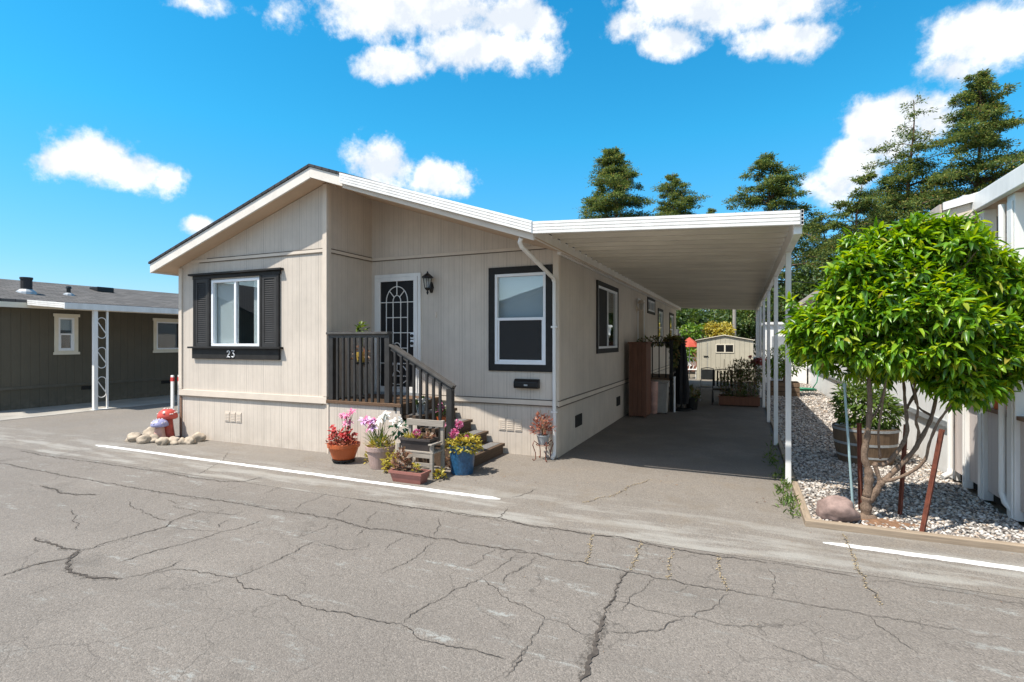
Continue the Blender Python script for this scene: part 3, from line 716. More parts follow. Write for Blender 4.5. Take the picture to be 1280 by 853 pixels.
# windows ----------------------------------------------------------
def mapper(kind, face):
    if kind == 'x': return lambda a0, a1, d0, d1, z0, z1: (a0, a1, face-d1, face-d0, z0, z1)
    if kind == 'y': return lambda a0, a1, d0, d1, z0, z1: (face+d0, face+d1, a0, a1, z0, z1)
    return lambda a0, a1, d0, d1, z0, z1: (face-d1, face-d0, a0, a1, z0, z1)
def window(parent, kind, face, hole, trim, trim_mat, slide, blind=None, screen=None, fr=.045, glass='glass', lab=None, pad=None):
    """slide: 'v' two sashes side by side, 'h' sash over sash; d is the distance out of the wall"""
    mp = mapper(kind, face); a0, a1, z0, z1 = hole
    m = MB()
    if trim:
        m.box(*mp(a0-trim, a1+trim, .0008, .028, z1-.008, z1+trim)); m.box(*mp(a0-trim, a1+trim, .0008, .028, z0-trim, z0+.008))
        m.box(*mp(a0-trim, a0+.008, .0008, .028, z0+.0085, z1-.0085)); m.box(*mp(a1-.008, a1+trim, .0008, .028, z0+.0085, z1-.0085))
    wnd = m.build('window', trim_mat, parent, bevel=.003) if trim else None
    if wnd is None:
        wnd = MB().box(*mp(a0, a1, -.075, -.070, z0, z0+.01)).build('window', M['vinyl'], parent)
    if lab: wnd['label'] = lab
    m = MB(); b0, b1, y0, y1 = a0+.0085, a1-.0085, z0+.0085, z1-.0085
    m.box(*mp(b0, b1, -.06, .020, y1-fr, y1)); m.box(*mp(b0, b1, -.06, .020, y0, y0+fr))
    m.box(*mp(b0, b0+fr, -.06, .020, y0+fr, y1-fr)); m.box(*mp(b1-fr, b1, -.06, .020, y0+fr, y1-fr))
    mid = (b0+b1)/2; mz = (y0+y1)/2
    if slide == 'v': m.box(*mp(mid-.022, mid+.022, -.04, .012, y0+fr, y1-fr))
    if slide == 'h':
        m.box(*mp(b0+fr, b1-fr, -.04, .012, mz-.022, mz+.022))
        m.box(*mp(b0+fr, b0+fr+.028, -.04, .004, y0+fr, mz-.022)); m.box(*mp(b1-fr-.028, b1-fr, -.04, .004, y0+fr, mz-.022)); m.box(*mp(b0+fr+.028, b1-fr-.028, -.04, .004, y0+fr, y0+fr+.028))
    m.build('frame', M['vinyl'], wnd, bevel=.003)
    MB().box(*mp(b0+fr*.5, b1-fr*.5, -.024, -.020, y0+fr*.5, y1-fr*.5)).build('pane', M[glass], wnd)
    if screen == 'low': MB().box(*mp(b0+fr, b1-fr, -.010, -.008, y0+fr, mz-.023)).build('insect_screen', M['screen'], wnd)
    if screen == 'left': MB().box(*mp(b0+fr, mid-.023, -.010, -.008, y0+fr, y1-fr)).build('insect_screen', M['screen'], wnd)
    if blind == 'left':
        MB().box(*mp(a0+.01, (a0+a1)/2-.02, -.085, -.080, z0+.01, z1-.01)).build('blind', M['blind'], wnd); MB().box(*mp((a0+a1)/2+.30, a1-.01, -.135, -.130, z0+.01, z1-.01)).build('curtain', M['blind'], wnd)
    elif blind:
        mat, top, bot = blind
        mb = MB(); q = y1
        zz = z0+(z1-z0)*bot; zt = z0+(z1-z0)*top; n = 1
        mb.box(*mp(a0+.01, a1-.01, -.135, -.130, zz, zt)); mb.build('blind', M[mat], wnd)
    return wnd
wn = window(home, 'x', FL, W1, 0.0, None, 'v', 'left', None)
m = MB()                                               # charcoal surround: head, apron with ledge, four uprights
m.box(-9.27, -7.11, FL-.035, FL-.0005, 2.925, 2.99); m.box(-9.33, -7.05, FL-.085, FL-.0005, 2.991, 3.025)
m.box(-9.27, -7.12, FL-.045, FL-.0005, 1.48, 1.665); m.box(-9.33, -7.06, FL-.095, FL-.0005, 1.666, 1.70)
for a in (-9.25, -8.865, -7.575, -7.185): m.box(a, a+.055, FL-.040, FL-.0005, 1.701, 2.924)
m.build('window_surround', M['charcoal'], wn, bevel=.004)
for (a, b) in ((-9.195, -8.866), (-7.519, -7.186)):
    m = MB(); m.box(a+.001, b-.001, FL-.012, FL-.0005, 1.702, 2.923)
    m.box(a+.001, a+.05, FL-.033, FL-.0125, 1.702, 2.923); m.box(b-.05, b-.001, FL-.033, FL-.0125, 1.702, 2.923)
    m.box(a+.051, b-.051, FL-.033, FL-.0125, 1.702, 1.76); m.box(a+.051, b-.051, FL-.033, FL-.0125, 2.86, 2.923)
    k = 30
    for i in range(k):
        z = 1.765+i*(1.09/k); m.add([(a+.051, FL-.014, z+.034), (b-.051, FL-.014, z+.034), (b-.051, FL-.031, z), (a+.051, FL-.031, z)], [(0,1,2,3)])
    m.build('shutter', M['shutter'], wn)
# house number 23 in thin white metal strokes
m = MB(); yf = FL-.052
def stroke(pts): m.tube([(p[0], yf, p[1]) for p in pts], .0095, 6)
x0, z0 = -8.34, 1.515; hh = .115
stroke([(x0, z0+.09), (x0+.012, z0+.108), (x0+.035, z0+hh), (x0+.058, z0+.105), (x0+.064, z0+.085), (x0+.055, z0+.062), (x0+.02, z0+.025), (x0, z0), (x0+.035, z0+.006), (x0+.07, z0)])
x0 += .115
stroke([(x0, z0+hh), (x0+.06, z0+hh), (x0+.03, z0+.072), (x0+.055, z0+.062), (x0+.066, z0+.038), (x0+.056, z0+.012), (x0+.03, z0), (x0+.004, z0+.012)])
m.build('house_number', M['vinyl'], wn)
window(home, 'x', FR, W2, .10, M['charcoal'], 'h', ('blind_white', 1, .52), 'low', glass='glass')
window(home, 'y', SU, W3, .085, M['charcoal'], 'v', ('blind', 1, 0), 'left', glass='glass_dark')
window(home, 'y', SU, W4, .07, M['charcoal'], 'v', None, None)
window(home, 'y', SU, W5, .085, M['charcoal'], 'h', ('blind', 1, .3), None)
window(home, 'y', SU, W6, .085, M['charcoal'], 'h', ('blind', 1, .3), None)
# front security door ---------------------------------------------
d0, d1, dz0, dz1 = DOOR
m = MB()
m.box(d0-.055, d1+.055, FR-.03, FR+.03, dz1-.01, dz1+.045); m.box(d0-.055, d0+.004, FR-.03, FR+.03, dz0, dz1-.011); m.box(d1-.004, d1+.055, FR-.03, FR+.03, dz0, dz1-.011)
door = m.build('front_door', M['metal_white'], home, bevel=.003)
m = MB(); m.box(d0-.05, d1+.05, FR-.07, FR+.10, dz0-.045, dz0-.001); m.build('threshold', M['galv'], door)
e0, e1, g0, g1 = d0+.006, d1-.006, dz0+.003, dz1-.013
m = MB()
m.box(e0, e1, FR-.046, FR-.012, g1-.07, g1); m.box(e0, e1, FR-.046, FR-.012, g0, g0+.10); m.box(e0, e0+.075, FR-.046, FR-.012, g0+.101, g1-.071); m.box(e1-.075, e1, FR-.046, FR-.012, g0+.101, g1-.071)
m.build('door_frame', M['metal_white'], door, bevel=.003)
p0, p1, q0, q1 = e0+.075, e1-.075, g0+.10, g1-.07
MB().box(p0, p1, FR-.026, FR-.020, q0, q1).build('door_screen', M['door_screen'], door)
m = MB(); pw = p1-p0; ph = q1-q0; yg = FR-.034
def GX(t): return p0+pw*t
def GZ(t): return q0+ph*t
def gl(*pts): m.tube([(GX(a), yg, GZ(b)) for a, b in pts], .0085, 6)
def arc(cx, cz, rx, rzz, a0, a1, n=14): gl(*[(cx+rx*math.cos(R(a0+(a1-a0)*i/n)), cz+rzz*math.sin(R(a0+(a1-a0)*i/n))) for i in range(n+1)])
arc(.5, .81, .32, .14, 0, 180); arc(.5, .81, .115, .055, 0, 180)
gl((.5, 1), (.5, .865))
for a in (45, 135): gl((.5+.115*math.cos(R(a)), .81+.055*math.sin(R(a))), (.5+.32*math.cos(R(a)), .81+.14*math.sin(R(a))))
gl((0, .80), (1, .80)); gl((.18, .655), (.82, .655)); gl((0, .51), (1, .51)); gl((.18, .365), (.82, .365)); gl((0, .22), (1, .22))
for a in (.18, .82): gl((a, .81), (a, .22))
for a in (.385, .615): gl((a, .81), (a, .365))
arc(.5, .365, .115, .05, 0, 180); arc(.5, .10, .32, .115, 0, 180); arc(.5, .10, .115, .05, 0, 180); gl((.5, .22), (.5, .15)); gl((.18, .10), (.82, .10))
arc(.5, .10, .32, .08, 180, 360)
m.build('grille', M['metal_white'], door)
m = MB(); m.box(p1-.055, p1+.03, FR-.056, FR-.0465, 1.70, 1.82); m.box(p1-.055, p1+.03, FR-.056, FR-.0465, 1.835, 1.95)
m.build('lock_plate', M['vinyl'], door, bevel=.004)
for z, nm in ((1.76, 'door_knob'), (1.89, 'deadbolt')):
    m = MB(); m.lathe([(0, 0), (.028, .004), (.030, .02), (.02, .035), (0, .038)], 14, 0, 0)
    m.v = [(p1-.012+p[0], FR-.057-p[2], z+p[1]) for p in m.v]; m.build(nm, M['black'], door, smooth=True)
# side door
mp = mapper('y', SU); a0, a1, z0, z1 = DR2
m = MB(); m.box(*mp(a0-.05, a1+.05, .0008, .03, z1-.005, z1+.05)); m.box(*mp(a0-.05, a0+.004, .0008, .03, z0, z1-.006)); m.box(*mp(a1-.004, a1+.05, .0008, .03, z0, z1-.006))
sd = m.build('side_door', M['vinyl'], home); sd['label'] = 'side door under the carport roof, ajar'
m = MB(); m.bar((SU+.03, a0+.02, 1.90), (SU+.16, a0-.02, 1.90), .035, 2.0, (0, 0, 1)); m.build('door_leaf', M['tan_trim'], sd)
MB().box(*mp(a0, a1, -.115, -.08, z0, z1)).build('inner_door', M['interior'], sd)
# wall lamps
def lantern(x, y, z, out, mat='black'):
    ox, oy = out
    L = MB(); cx, cy = x+ox*.13, y+oy*.13
    L.lathe([(0, .40), (.012, .385), (.018, .36), (.045, .345), (.095, .30), (.10, .285), (.078, .275), (.072, .272), (0, .27)], 8, cx, cy, z)
    L.lathe([(0, .06), (.018, .07), (.045, .095), (.052, .11), (.050, .116), (0, .118)], 8, cx, cy, z)
    for k in range(4):
        a = math.pi/4+k*math.pi/2; L.bar((cx+.048*math.cos(a), cy+.048*math.sin(a), z+.115), (cx+.072*math.cos(a), cy+.072*math.sin(a), z+.275), .010, .010)
    L.tube([(cx, cy, z+.06), (cx, cy, z+.03), (cx, cy, z)], [.014, .02, .004], 8)
    L.tube([(x+ox*.012, y+oy*.012, z+.14), (x+ox*.06, y+oy*.06, z+.10), (cx, cy, z+.085)], .012, 8)
    L.tube([(x+ox*.005, y+oy*.005, z+.04), (x+ox*.012, y+oy*.012, z+.13), (x+ox*.005, y+oy*.005, z+.22)], [.02, .05, .02], 10)
    lm_ = L.build('wall_lamp', M[mat], home, smooth=False)
    MB().lathe([(.045, .12), (.066, .268)], 8, cx, cy, z).build('lamp_glass', M['glass'], lm_)
lantern(-4.86, FR, 2.58, (0, -1)); lantern(SU, 14.25, 2.52, (1, 0), 'tan_trim')
m = MB(); m.box(-4.79, -4.755, FR-.016, FR-.0005, 2.20, 2.29); m.build('doorbell', M['tan_trim'], home, bevel=.004)
m = MB(); m.prism([(FR-.0005, 1.06), (FR-.09, 1.06), (FR-.10, 1.09), (FR-.10, 1.16), (FR-.05, 1.205), (FR-.0005, 1.205)], 'x', -3.30, -2.89)
mb_ = m.build('mail_box', M['black'], home, bevel=.008)
MB().box(-3.12, -3.06, FR-.106, FR-.1005, 1.10, 1.125).build('latch', M['galv'], mb_)

# ================================================================== porch steps
porch = thing('porch_stairs', 'wooden porch deck and side steps with dark grey railing at the front door', 'porch', (-5.0, 7.1, 0))
PV0, PV1, PZ = 6.60, 7.715, 0.86
TR = [(-3.50, .17), (-3.79, .345), (-4.08, .515), (-4.37, .69)]        # riser x, tread height
m = MB(); m.box(BU+.022, -4.66, PV0-.03, PV1, PZ-.05, PZ); m.build('deck', M['deck'], porch, bevel=.006)
# front cladding steps down with the treads
m = MB(); m.prism([(BU+.022, 0.0), (-4.40, 0.0), (-4.40, .60), (-4.68, .60), (-4.68, PZ-.052), (BU+.022, PZ-.052)], 'y', PV0, PV0+.03)
m.build('porch_skirting', M['siding_x'], porch)
MB().box(BU+.024, BU+.06, PV0-.014, PV0-.0005, 0.0, PZ-.06).build('porch_trim', M['tan_trim'], porch)
for i, (rx, tz) in enumerate(TR):
    prev = TR[i+1][0] if i+1 < len(TR) else -4.66
    m = MB(); m.box(prev, rx+.025, PV0+.032 if i > 1 else PV0-.06, PV1, tz-.045, tz); m.box(rx-.03, rx-.004, PV0+.034 if i > 1 else PV0-.05, PV1-.01, 0.0 if i == 0 else TR[i-1][1]+.001, tz-.046)
    st = m.build('step', M['step'], porch, bevel=.004)
    m = MB(); m.box(rx-.235, rx-.035, PV0+.06, PV1-.05, tz+.0008, tz+.004); m.build('grip_strip', M['grip'], st)
m = MB(); m.prism([(-3.535, 0), (-3.535, .122), (-3.82, .122), (-3.82, .298), (-4.11, .298), (-4.11, .46), (-4.39, .46), (-4.39, 0)], 'y', PV0-.045, PV0-.012); m.build('stringer', M['step'], porch)
m = MB(); m.box(-4.69, -4.665, PV0+.034, PV1-.01, .692, PZ-.052); m.build('riser', M['step'], porch)
# railing
m = MB(); RV = PV0+.04
m.box(BU+.025, -4.90, RV-.075, RV+.065, 1.905, 1.94); m.box(BU+.026, -4.935, RV-.028, RV+.028, 1.85, 1.904); 
rail = m.build('porch_railing', M['rail_cap'], porch, bevel=.004)
for x in (BU+.05, -4.98): MB().box(x-.001, x+.088, RV-.045, RV+.045, PZ+.001, 1.849 if x < -5 else 1.904).build('post', M['rail_grey'], rail, bevel=.004)
for i in range(8):
    x = -5.90+i*.113
    MB().box(x, x+.038, RV-.062, RV-.026, PZ-.02 if False else PZ+.001, 1.852).build('baluster', M['rail_grey'], rail, bevel=.003)
r0, r1 = Vector((-4.885, RV-.005, 1.74)), Vector((-3.79, RV-.005, 1.14))
m = MB(); m.bar(r0, r1, .11, .035); m.bar(r0+Vector((.02, -.012, -.055)), r1+Vector((-.02, -.012, -.055)), .035, .055)
m.bar(r0+Vector((.0, .042, -.002)), r1+Vector((0, .042, -.002)), .018, .06)
sr = m.build('stair_railing', M['rail_cap'], porch, bevel=.004)
MB().box(-3.90, -3.81, RV-.045, RV+.045, .346, 1.12).build('newel_post', M['rail_grey'], sr, bevel=.004)
for i in range(8):
    x = -4.80+i*.112; z = 1.74+(x+4.885)*(-.6/1.095)-.06
    tz = next((t for (rx, t) in reversed(TR) if x < rx), .17)
    MB().box(x, x+.036, RV-.062, RV-.028, max(tz+.02, z-.88), z).build('baluster', M['rail_grey'], sr, bevel=.003)

# ================================================================== carport
cp = thing('carport', 'white metal carport roof on slim posts attached to the right side of the tan home', 'carport', (-1.0, 7.5, 0))
CX0, CX1 = -2.43, .56
def cz(u): return 3.31-(u-CX0)*(.15/2.99)
m = MB(); y = ED+.02; prof = []
while y < 23.7:
    prof += [(y, 0), (y+.30, 0), (y+.31, .045), (y+.34, .045), (y+.345, .0)]; y += .355
n = len(prof)
vs = [(CX0+.014, p[0], cz(CX0)-.06-p[1]+.02) for p in prof]+[(CX1-.03, p[0], cz(CX1-.03)-.06-p[1]+.02) for p in prof]
m.add(vs, [(i, i+1, n+i+1, n+i) for i in range(n-1)])
pan = m.build('roof_panel', M['carport_pan'], cp)
sf = pan.modifiers.new('thick', 'SOLIDIFY'); sf.thickness = .004; sf.offset = 1
# ribbed fascia: along the front of the carport and up the right slope of the home
m = MB()
def ribs(a, za, b, zb, y, ht=.155):
    k = 4; r = ht/k
    m.prism([(a, za-ht), (b, zb-ht), (b, zb), (a, za)], 'y', y-.012, y)
    for i in range(k):
        m.prism([(a, za-ht+i*r+.005), (b, zb-ht+i*r+.005), (b, zb-ht+(i+1)*r-.003), (a, za-ht+(i+1)*r-.003)], 'y', y-.024, y-.0125)
ribs(-5.52, rz(-5.52)+.025, CX0-.004, rz(CX0)+.055, ED-.022)
ribs(CX0, cz(CX0), CX1+.02, cz(CX1), ED-.022)
m.box(CX1+.002, CX1+.022, ED-.046, ED+.02, cz(CX1)-.156, cz(CX1)+.002)
m.build('fascia', M['metal_white'], cp)
m = MB(); m.box(CX0-.012, CX0+.008, ED-.0485, ED-.0465, cz(CX0)-.15, cz(CX0)-.002); m.build('joint_cover', M['galv'], cp); m = MB(); m.box(CX1-.012, CX1+.0, ED-.0485, ED-.0465, cz(CX1)-.15, cz(CX1)-.002); m.build('joint_cover', M['galv'], cp)
m = MB(); bz = cz(.53)-.10
m.box(.495, .575, ED+.022, 23.7, bz-.14, bz+.03); m.build('side_beam', M['metal_white'], cp, bevel=.006)
m = MB(); m.box(SU+.016, SU+.075, FR-.10, 23.6, 3.115, 3.225); m.build('ledger', M['metal_white'], cp, bevel=.005)
for y in (7.52, 10.22, 13.02, 15.82, 18.62, 21.42, 23.4):
    m = MB(); m.box(.50, .565, y-.035, y+.035, .003, bz-.141)
    ps = m.build('post', M['metal_white'], cp, bevel=.006)
m = MB()
m.tube([(-2.62, ED+.06, 3.14), (-2.66, ED+.10, 3.09), (-2.66, ED+.16, 3.04), (-2.64, FR-.11, 2.76), (-2.635, FR-.055, 2.70), (-2.635, FR-.055, 2.62), (-2.635, FR-.055, .12), (-2.635, FR-.075, .06), (-2.635, FR-.15, .03)], .030, 12)
m.box(-2.68, -2.59, FR-.09, FR-.022, 2.0, 2.03); m.box(-2.68, -2.59, FR-.09, FR-.022, .70, .73)
m.build('downspout', M['metal_white'], cp, smooth=False)

# ================================================================== neighbour on the left
nb = thing('neighbour_house', 'low olive brown house with grey shingle roof on the left', 'house', (-17.4, 10, 0))
LU = -17.4
NW1 = (8.44, 8.84, 1.52, 2.46); NW2 = (11.12, 12.9, 1.52, 2.44)
wall_y(MB(), 6.3, 26, .56, 2.70, LU-.12, LU, [NW1, NW2]).build('side_wall', M['olive_y'], nb)
wall_y(MB(), 6.3, 26, 0, .555, LU-.12, LU-.015).build('skirting', M['olive_y'], nb)
m = MB(); m.box(LU+.0005, LU+.02, 6.3, 26, .53, .60); m.build('belt_trim', plain('olive_trim', (0.10, 0.09, 0.068), .6, bump=.05), nb)
m = MB(); m.prism([(-24.0, 0), (LU-.121, 0), (LU-.121, 2.7), (-20.7, 3.35), (-24.0, 2.7)], 'y', 6.3, 6.42); m.build('end_wall', M['olive_x'], nb)
m = MB(); m.box(-24.0, LU-.125, 25.85, 25.97, 0, 2.7); m.box(-24, -23.88, 6.43, 25.84, 0, 2.7); m.build('rear_wall', M['olive_x'], nb)
m = MB(); m.prism([(-17.02, 2.80), (-20.2, 3.58), (-24.4, 2.70), (-24.4, 2.76), (-20.2, 3.65), (-17.02, 2.87)], 'y', 6.0, 26.4); nroof = m.build('roof', M['shingle'], nb)
m = MB(); m.box(-17.05, -17.015, 6.0, 26.4, 2.66, 2.795); m.build('fascia', M['cream'], nb)
m = MB(); m.box(-17.38, -17.06, 6.0, 26.4, 2.70, 2.715); m.build('soffit', M['cream'], nb)
for w_ in (NW1, NW2):
    mp = mapper('y', LU)
    wd = window(nb, 'y', LU, w_, .085, M['cream'], 'h' if w_ is NW1 else 'v', ('blind_white', 1, .62) if w_ is NW1 else None, None, glass='glass')
    m = MB(); m.box(*mp(w_[0]-.12, w_[1]+.12, .029, .045, w_[3]+.02, w_[3]+.10)); m.box(*mp(w_[0]-.12, w_[1]+.12, .029, .045, w_[2]-.10, w_[2]-.03)); m.build('window_head', M['cream'], wd)
m = MB(); m.box(LU-.0145, LU+.002, 9.02, 9.35, .40, .50); m.box(LU-.0145, LU+.002, 11.3, 11.7, .40, .50); m.build('crawl_vent', M['gap'], nb)
def roofz(u): return 2.87+.2437*(-17.02-u)
m = MB(); m.lathe([(.13, -.1), (.13, .36), (.145, .37), (.145, .42), (0, .43)], 14, -18.1, 8.05, roofz(-18.1)); pf = m.build('roof_vent_pipe', M['shingle_dark'], nroof)
MB().lathe([(.24, -.05), (.22, .02), (.14, .09), (.132, .09)], 14, -18.1, 8.05, roofz(-18.1)).build('flashing', M['galv'], pf)
m = MB(); m.lathe([(.05, -.1), (.05, .18), (.075, .19), (.06, .25), (0, .26)], 10, -18.2, 9.1, roofz(-18.2)); pf = m.build('roof_vent_pipe', M['black'], nroof)
MB().lathe([(.15, -.04), (.13, .02), (.06, .06)], 10, -18.2, 9.1, roofz(-18.2)).build('flashing', M['galv'], pf)
for y in (10.4, 15.2):
    m = MB(); m.box(-19.65, -19.2, y, y+.5, roofz(-19.4)-.05, roofz(-19.4)+.12); m.build('attic_vent', M['black'], nroof, bevel=.02)
aw = thing('neighbour_awning', 'white carport awning on scrollwork posts along the olive brown house', 'awning', (-15.4, 8.4, 0))
m = MB(); m.prism([(-17.0, 2.84), (-15.36, 2.73), (-15.36, 2.71), (-17.0, 2.82)], 'y', 7.6, 24); m.build('awning_roof', M['metal_white'], aw)
m = MB(); 
for k in range(3):
    a = k*.046; m.prism([(-17.0, 2.87-a-.04), (-15.36, 2.75-a-.04), (-15.36, 2.75-a), (-17.0, 2.87-a)], 'y', 7.575, 7.598)
m.box(-15.355, -15.32, 7.575, 24, 2.60, 2.752)
m.build('awning_fascia', M['metal_white'], aw)
for y in (8.30, 13.2, 18.2):
    m = MB(); m.box(-15.47, -15.38, y-.045, y+.045, .004, 2.70); m.box(-15.445, -15.405, y+.27, y+.31, .004, 2.70)
    m.box(-15.52, -15.34, y-.08, y+.36, .003, .02)
    p = m.build('scroll_post', M['metal_white'], aw)
    m = MB()
    for z in (.35, 1.12, 1.90):
        pts = []
        for i in range(25):
            t = i/24; a = 2*math.pi*t
            pts.append((-15.425, y+.158+.10*math.cos(a), z+.24+ (.17 if math.sin(a) > 0 else -.17)+.10*math.sin(a)))
        m.tube(pts[:-1], .011, 6, closed=True)
        m.bar((-15.425, y+.06, z+.40), (-15.425, y+.255, z+.10), .016, .02)
    m.build('scrollwork', M['metal_white'], p)
bl = None
M['red_tape'] = plain('red_reflector', (0.5, 0.05, 0.045), .4, bump=0)
for i, (x, y) in enumerate(((-12.98, 8.70), (-12.92, 8.84))):
    t = thing('marker_post', ['slim white marker post with red band, clear of the house corner', 'slim white marker post with red band, half hidden by the house corner'][i], 'marker post', (x, y, 0), 'white marker posts beside the tan home')
    m = MB(); m.box(x-.045, x+.045, y-.02, y+.02, 0, .95); m.build('post', M['metal_white'], t, bevel=.01)
    m = MB(); m.box(x-.047, x+.047, y-.022, y+.022, .80, .90); m.build('reflector_band', M['red_tape'], t)

# ================================================================== toadstool corner
M['cap_red'] = plain('red_glaze', (0.55, 0.085, 0.06), .3, var=.2, bump=.05)
M['cap_blue'] = plain('blue_glaze', (0.30, 0.30, 0.48), .3, var=.3, bump=.05)
M['stem_red'] = plain('red_brown_glaze', (0.42, 0.07, 0.045), .4, var=.5, scale=14, bump=.1)
M['stem_pink'] = plain('pink_glaze', (0.55, 0.33, 0.27), .4, var=.3, bump=.1)
M['spot'] = plain('pale_spot', (0.72, 0.62, 0.56), .4, bump=0)
def toadstool(x, y, h, r, cap, stem, label):
    t = thing('toadstool_ornament', label, 'garden ornament', (x, y, 0), 'toadstool ornaments')
    MB().lathe([(r*.74, 0), (r*.72, h*.1), (r*.60, h*.35), (r*.52, h*.6), (r*.50, h*.74)], 18, x, y).build('stem', stem, t, smooth=True)
    prof = [(r*.50, h*.69), (r*.9, h*.655), (r, h*.69), (r*1.0, h*.77), (r*.82, h*.90), (r*.45, h*.98), (0, h)]
    c = MB().lathe(prof, 24, x, y).build('cap', cap, t, smooth=True)
    m = MB(); q = random.Random(int(h*100))
    for i in range(16):
        a = q.uniform(0, 6.28); k = q.choice([(.93, .835), (.86, .87), (.6, .955), (.3, 1.0)]); m.blob((x+r*k[0]*math.cos(a), y+r*k[0]*math.sin(a), h*k[1]), r*.13, r*.13, r*.07, i, .1, 1)
    m.build('spots', M['spot'], c, smooth=True)
toadstool(-9.76, 6.45, .55, .165, M['cap_red'], M['stem_red'], 'larger red toadstool ornament with pale spots at the house corner')
toadstool(-9.66, 6.24, .39, .140, M['cap_blue'], M['stem_pink'], 'smaller toadstool ornament with blue spotted cap and pink stem')
M['fieldstone'] = plain('pale_fieldstone', (0.40, 0.33, 0.25), .9, var=.4, scale=9, bump=.6, bscale=30)
RL = [(168,552,.17,.13,'rounded pale stone at the left end of the toadstool border'), (180,554,.16,.12,'broad ochre stone second from the left in the toadstool border'), (193,553,.13,.11,'small tan stone in front of the blue toadstool'),
      (205,556,.14,.11,'whitish stone below the blue toadstool'), (217,555,.17,.10,'wide grey stone directly in front of the red toadstool'), (229,555,.12,.09,'small buff stone right of the red toadstool'),
      (237,555,.13,.10,'cracked buff stone against the skirting near the border end'), (247,552,.15,.13,'dark topped stone at the right end of the toadstool border'), (189,545,.20,.12,'flat tan stone behind the border left of the toadstools')]
for i, (px, py, r, h, lab) in enumerate(RL):
    p = gp(px, py); o = MB().blob((p.x, p.y, h*.42), r*.86, r*.66, h*.8, i*3+1, .22, 3).build('border_stone', M['fieldstone'], None, True, origin=(p.x, p.y, 0))
    tag(o, lab, 'stone', 'stones bordering the toadstools')

# ================================================================== pots and plants by the steps
rg = np.random.default_rng(11)
GREENS = [(0, (.035, .075, .012)), (.5, (.07, .13, .02)), (1, (.14, .20, .035))]
M['leaf'] = leafmat('garden_leaf', GREENS)
M['leaf_yellow'] = leafmat('yellow_green_leaf', [(0, (.16, .17, .03)), (.5, (.36, .32, .05)), (1, (.50, .42, .08))])
M['leaf_dry'] = leafmat('dry_brown_leaf', [(0, (.10, .06, .035)), (.5, (.22, .13, .08)), (1, (.32, .22, .12))])
M['leaf_redd'] = leafmat('rusty_leaf', [(0, (.16, .05, .03)), (.5, (.36, .15, .09)), (1, (.45, .26, .16))])
def petals(name, cols): return leafmat(name, [(0, cols[0]), (.5, cols[1]), (1, cols[2])], .5, .2, hue=.5, val=1.15)
M['red_petal'] = petals('red_petal', [(.26, .010, .012), (.40, .02, .022), (.48, .05, .045)])
M['pink_petal'] = petals('pink_petal', [(.50, .06, .16), (.62, .16, .32), (.70, .34, .46)])
M['lilac_petal'] = petals('lilac_petal', [(.55, .30, .60), (.68, .45, .70), (.75, .58, .74)])
M['white_petal'] = petals('white_petal', [(.72, .72, .66), (.80, .80, .76), (.82, .80, .74)])
M['stemgreen'] = plain('stem_green', (.10, .14, .04), .6, bump=0)
M['earth'] = plain('potting_soil', (.045, .03, .02), .95, var=.4, scale=30, bump=.6)
M['terracotta'] = plain('orange_plastic_pot', (.48, .115, .035), .45, var=.12, scale=3, bump=.03)
M['pinkpot'] = plain('pinkish_stone_pot', (.42, .30, .26), .75, var=.2, scale=6, bump=.2)
M['blueglaze'] = plain('mottled_blue_glaze', (.020, .085, .175), .3, var=.5, scale=38, bump=.25, spec=.5)
M['traypot'] = plain('dusty_maroon_plastic', (.27, .11, .09), .55, var=.12, bump=.05)
M['blackbox'] = plain('weathered_black_planter', (.055, .045, .042), .6, var=.3, bump=.15)
def mound(name, parent, mat, c, rad, n, L, W, upb=.5, bend=.3, hollow=.3, rgx=None):
    q = rgx or rg; d = rnd_dirs(q, n); d[:, 2] = np.abs(d[:, 2]) if upb > 0.4 else d[:, 2]
    P = np.array(c)+d*np.array(rad)*(hollow+(1-hollow)*q.random((n, 1))**.6)
    D = unit(d+np.array([0, 0, upb])+q.normal(size=(n, 3))*.45); Nn = unit(np.array([[0, 0, 1.]])+q.normal(size=(n, 3))*.35)
    v, f = leaves(P, D, Nn, L*q.uniform(.6, 1.2, n), W*q.uniform(.7, 1.2, n), bend)
    return arrays(name, v, f, mat, parent)
def stems(name, parent, mat, base, tips, r=.005):
    m = MB()
    for t in tips:
        b = Vector(base)+Vector((rr.gauss(0, .03), rr.gauss(0, .03), 0)); t = Vector(t); md = b.lerp(t, .55)+Vector((rr.gauss(0, .02), rr.gauss(0, .02), .02))
        m.tube([b, md, t], [r, r*.8, r*.6], 5)
    return m.build(name, mat, parent)
def blossom(name, parent, mat, tips, L, W, n=6, spread=.9, upright=.3):
    for t in tips: bloom(name, parent, mat, [t], L, W, n, spread, upright)
def bloom(name, parent, mat, tips, L, W, n, spread, upright):
    P = []; D = []
    for t in tips:
        ax = Vector((rr.gauss(0, .4), -.5+rr.gauss(0, .3), .6)).normalized(); e = ax.orthogonal().normalized(); f = ax.cross(e)
        for k in range(n):
            a = 2*math.pi*k/n+rr.uniform(-.2, .2); d = (e*math.cos(a)+f*math.sin(a))*spread+ax*upright
            P.append(t); D.append(d)
    P = np.array([tuple(p) for p in P]); D = np.array([tuple(d) for d in D]); Nn = np.array([[0, -.4, 1.]])+np.zeros_like(P)+rg.normal(size=P.shape)*.2
    v, fc = leaves(P, D, Nn, L*rg.uniform(.8, 1.15, len(P)), W, .35, .3)
    return arrays(name, v, fc, mat, parent)
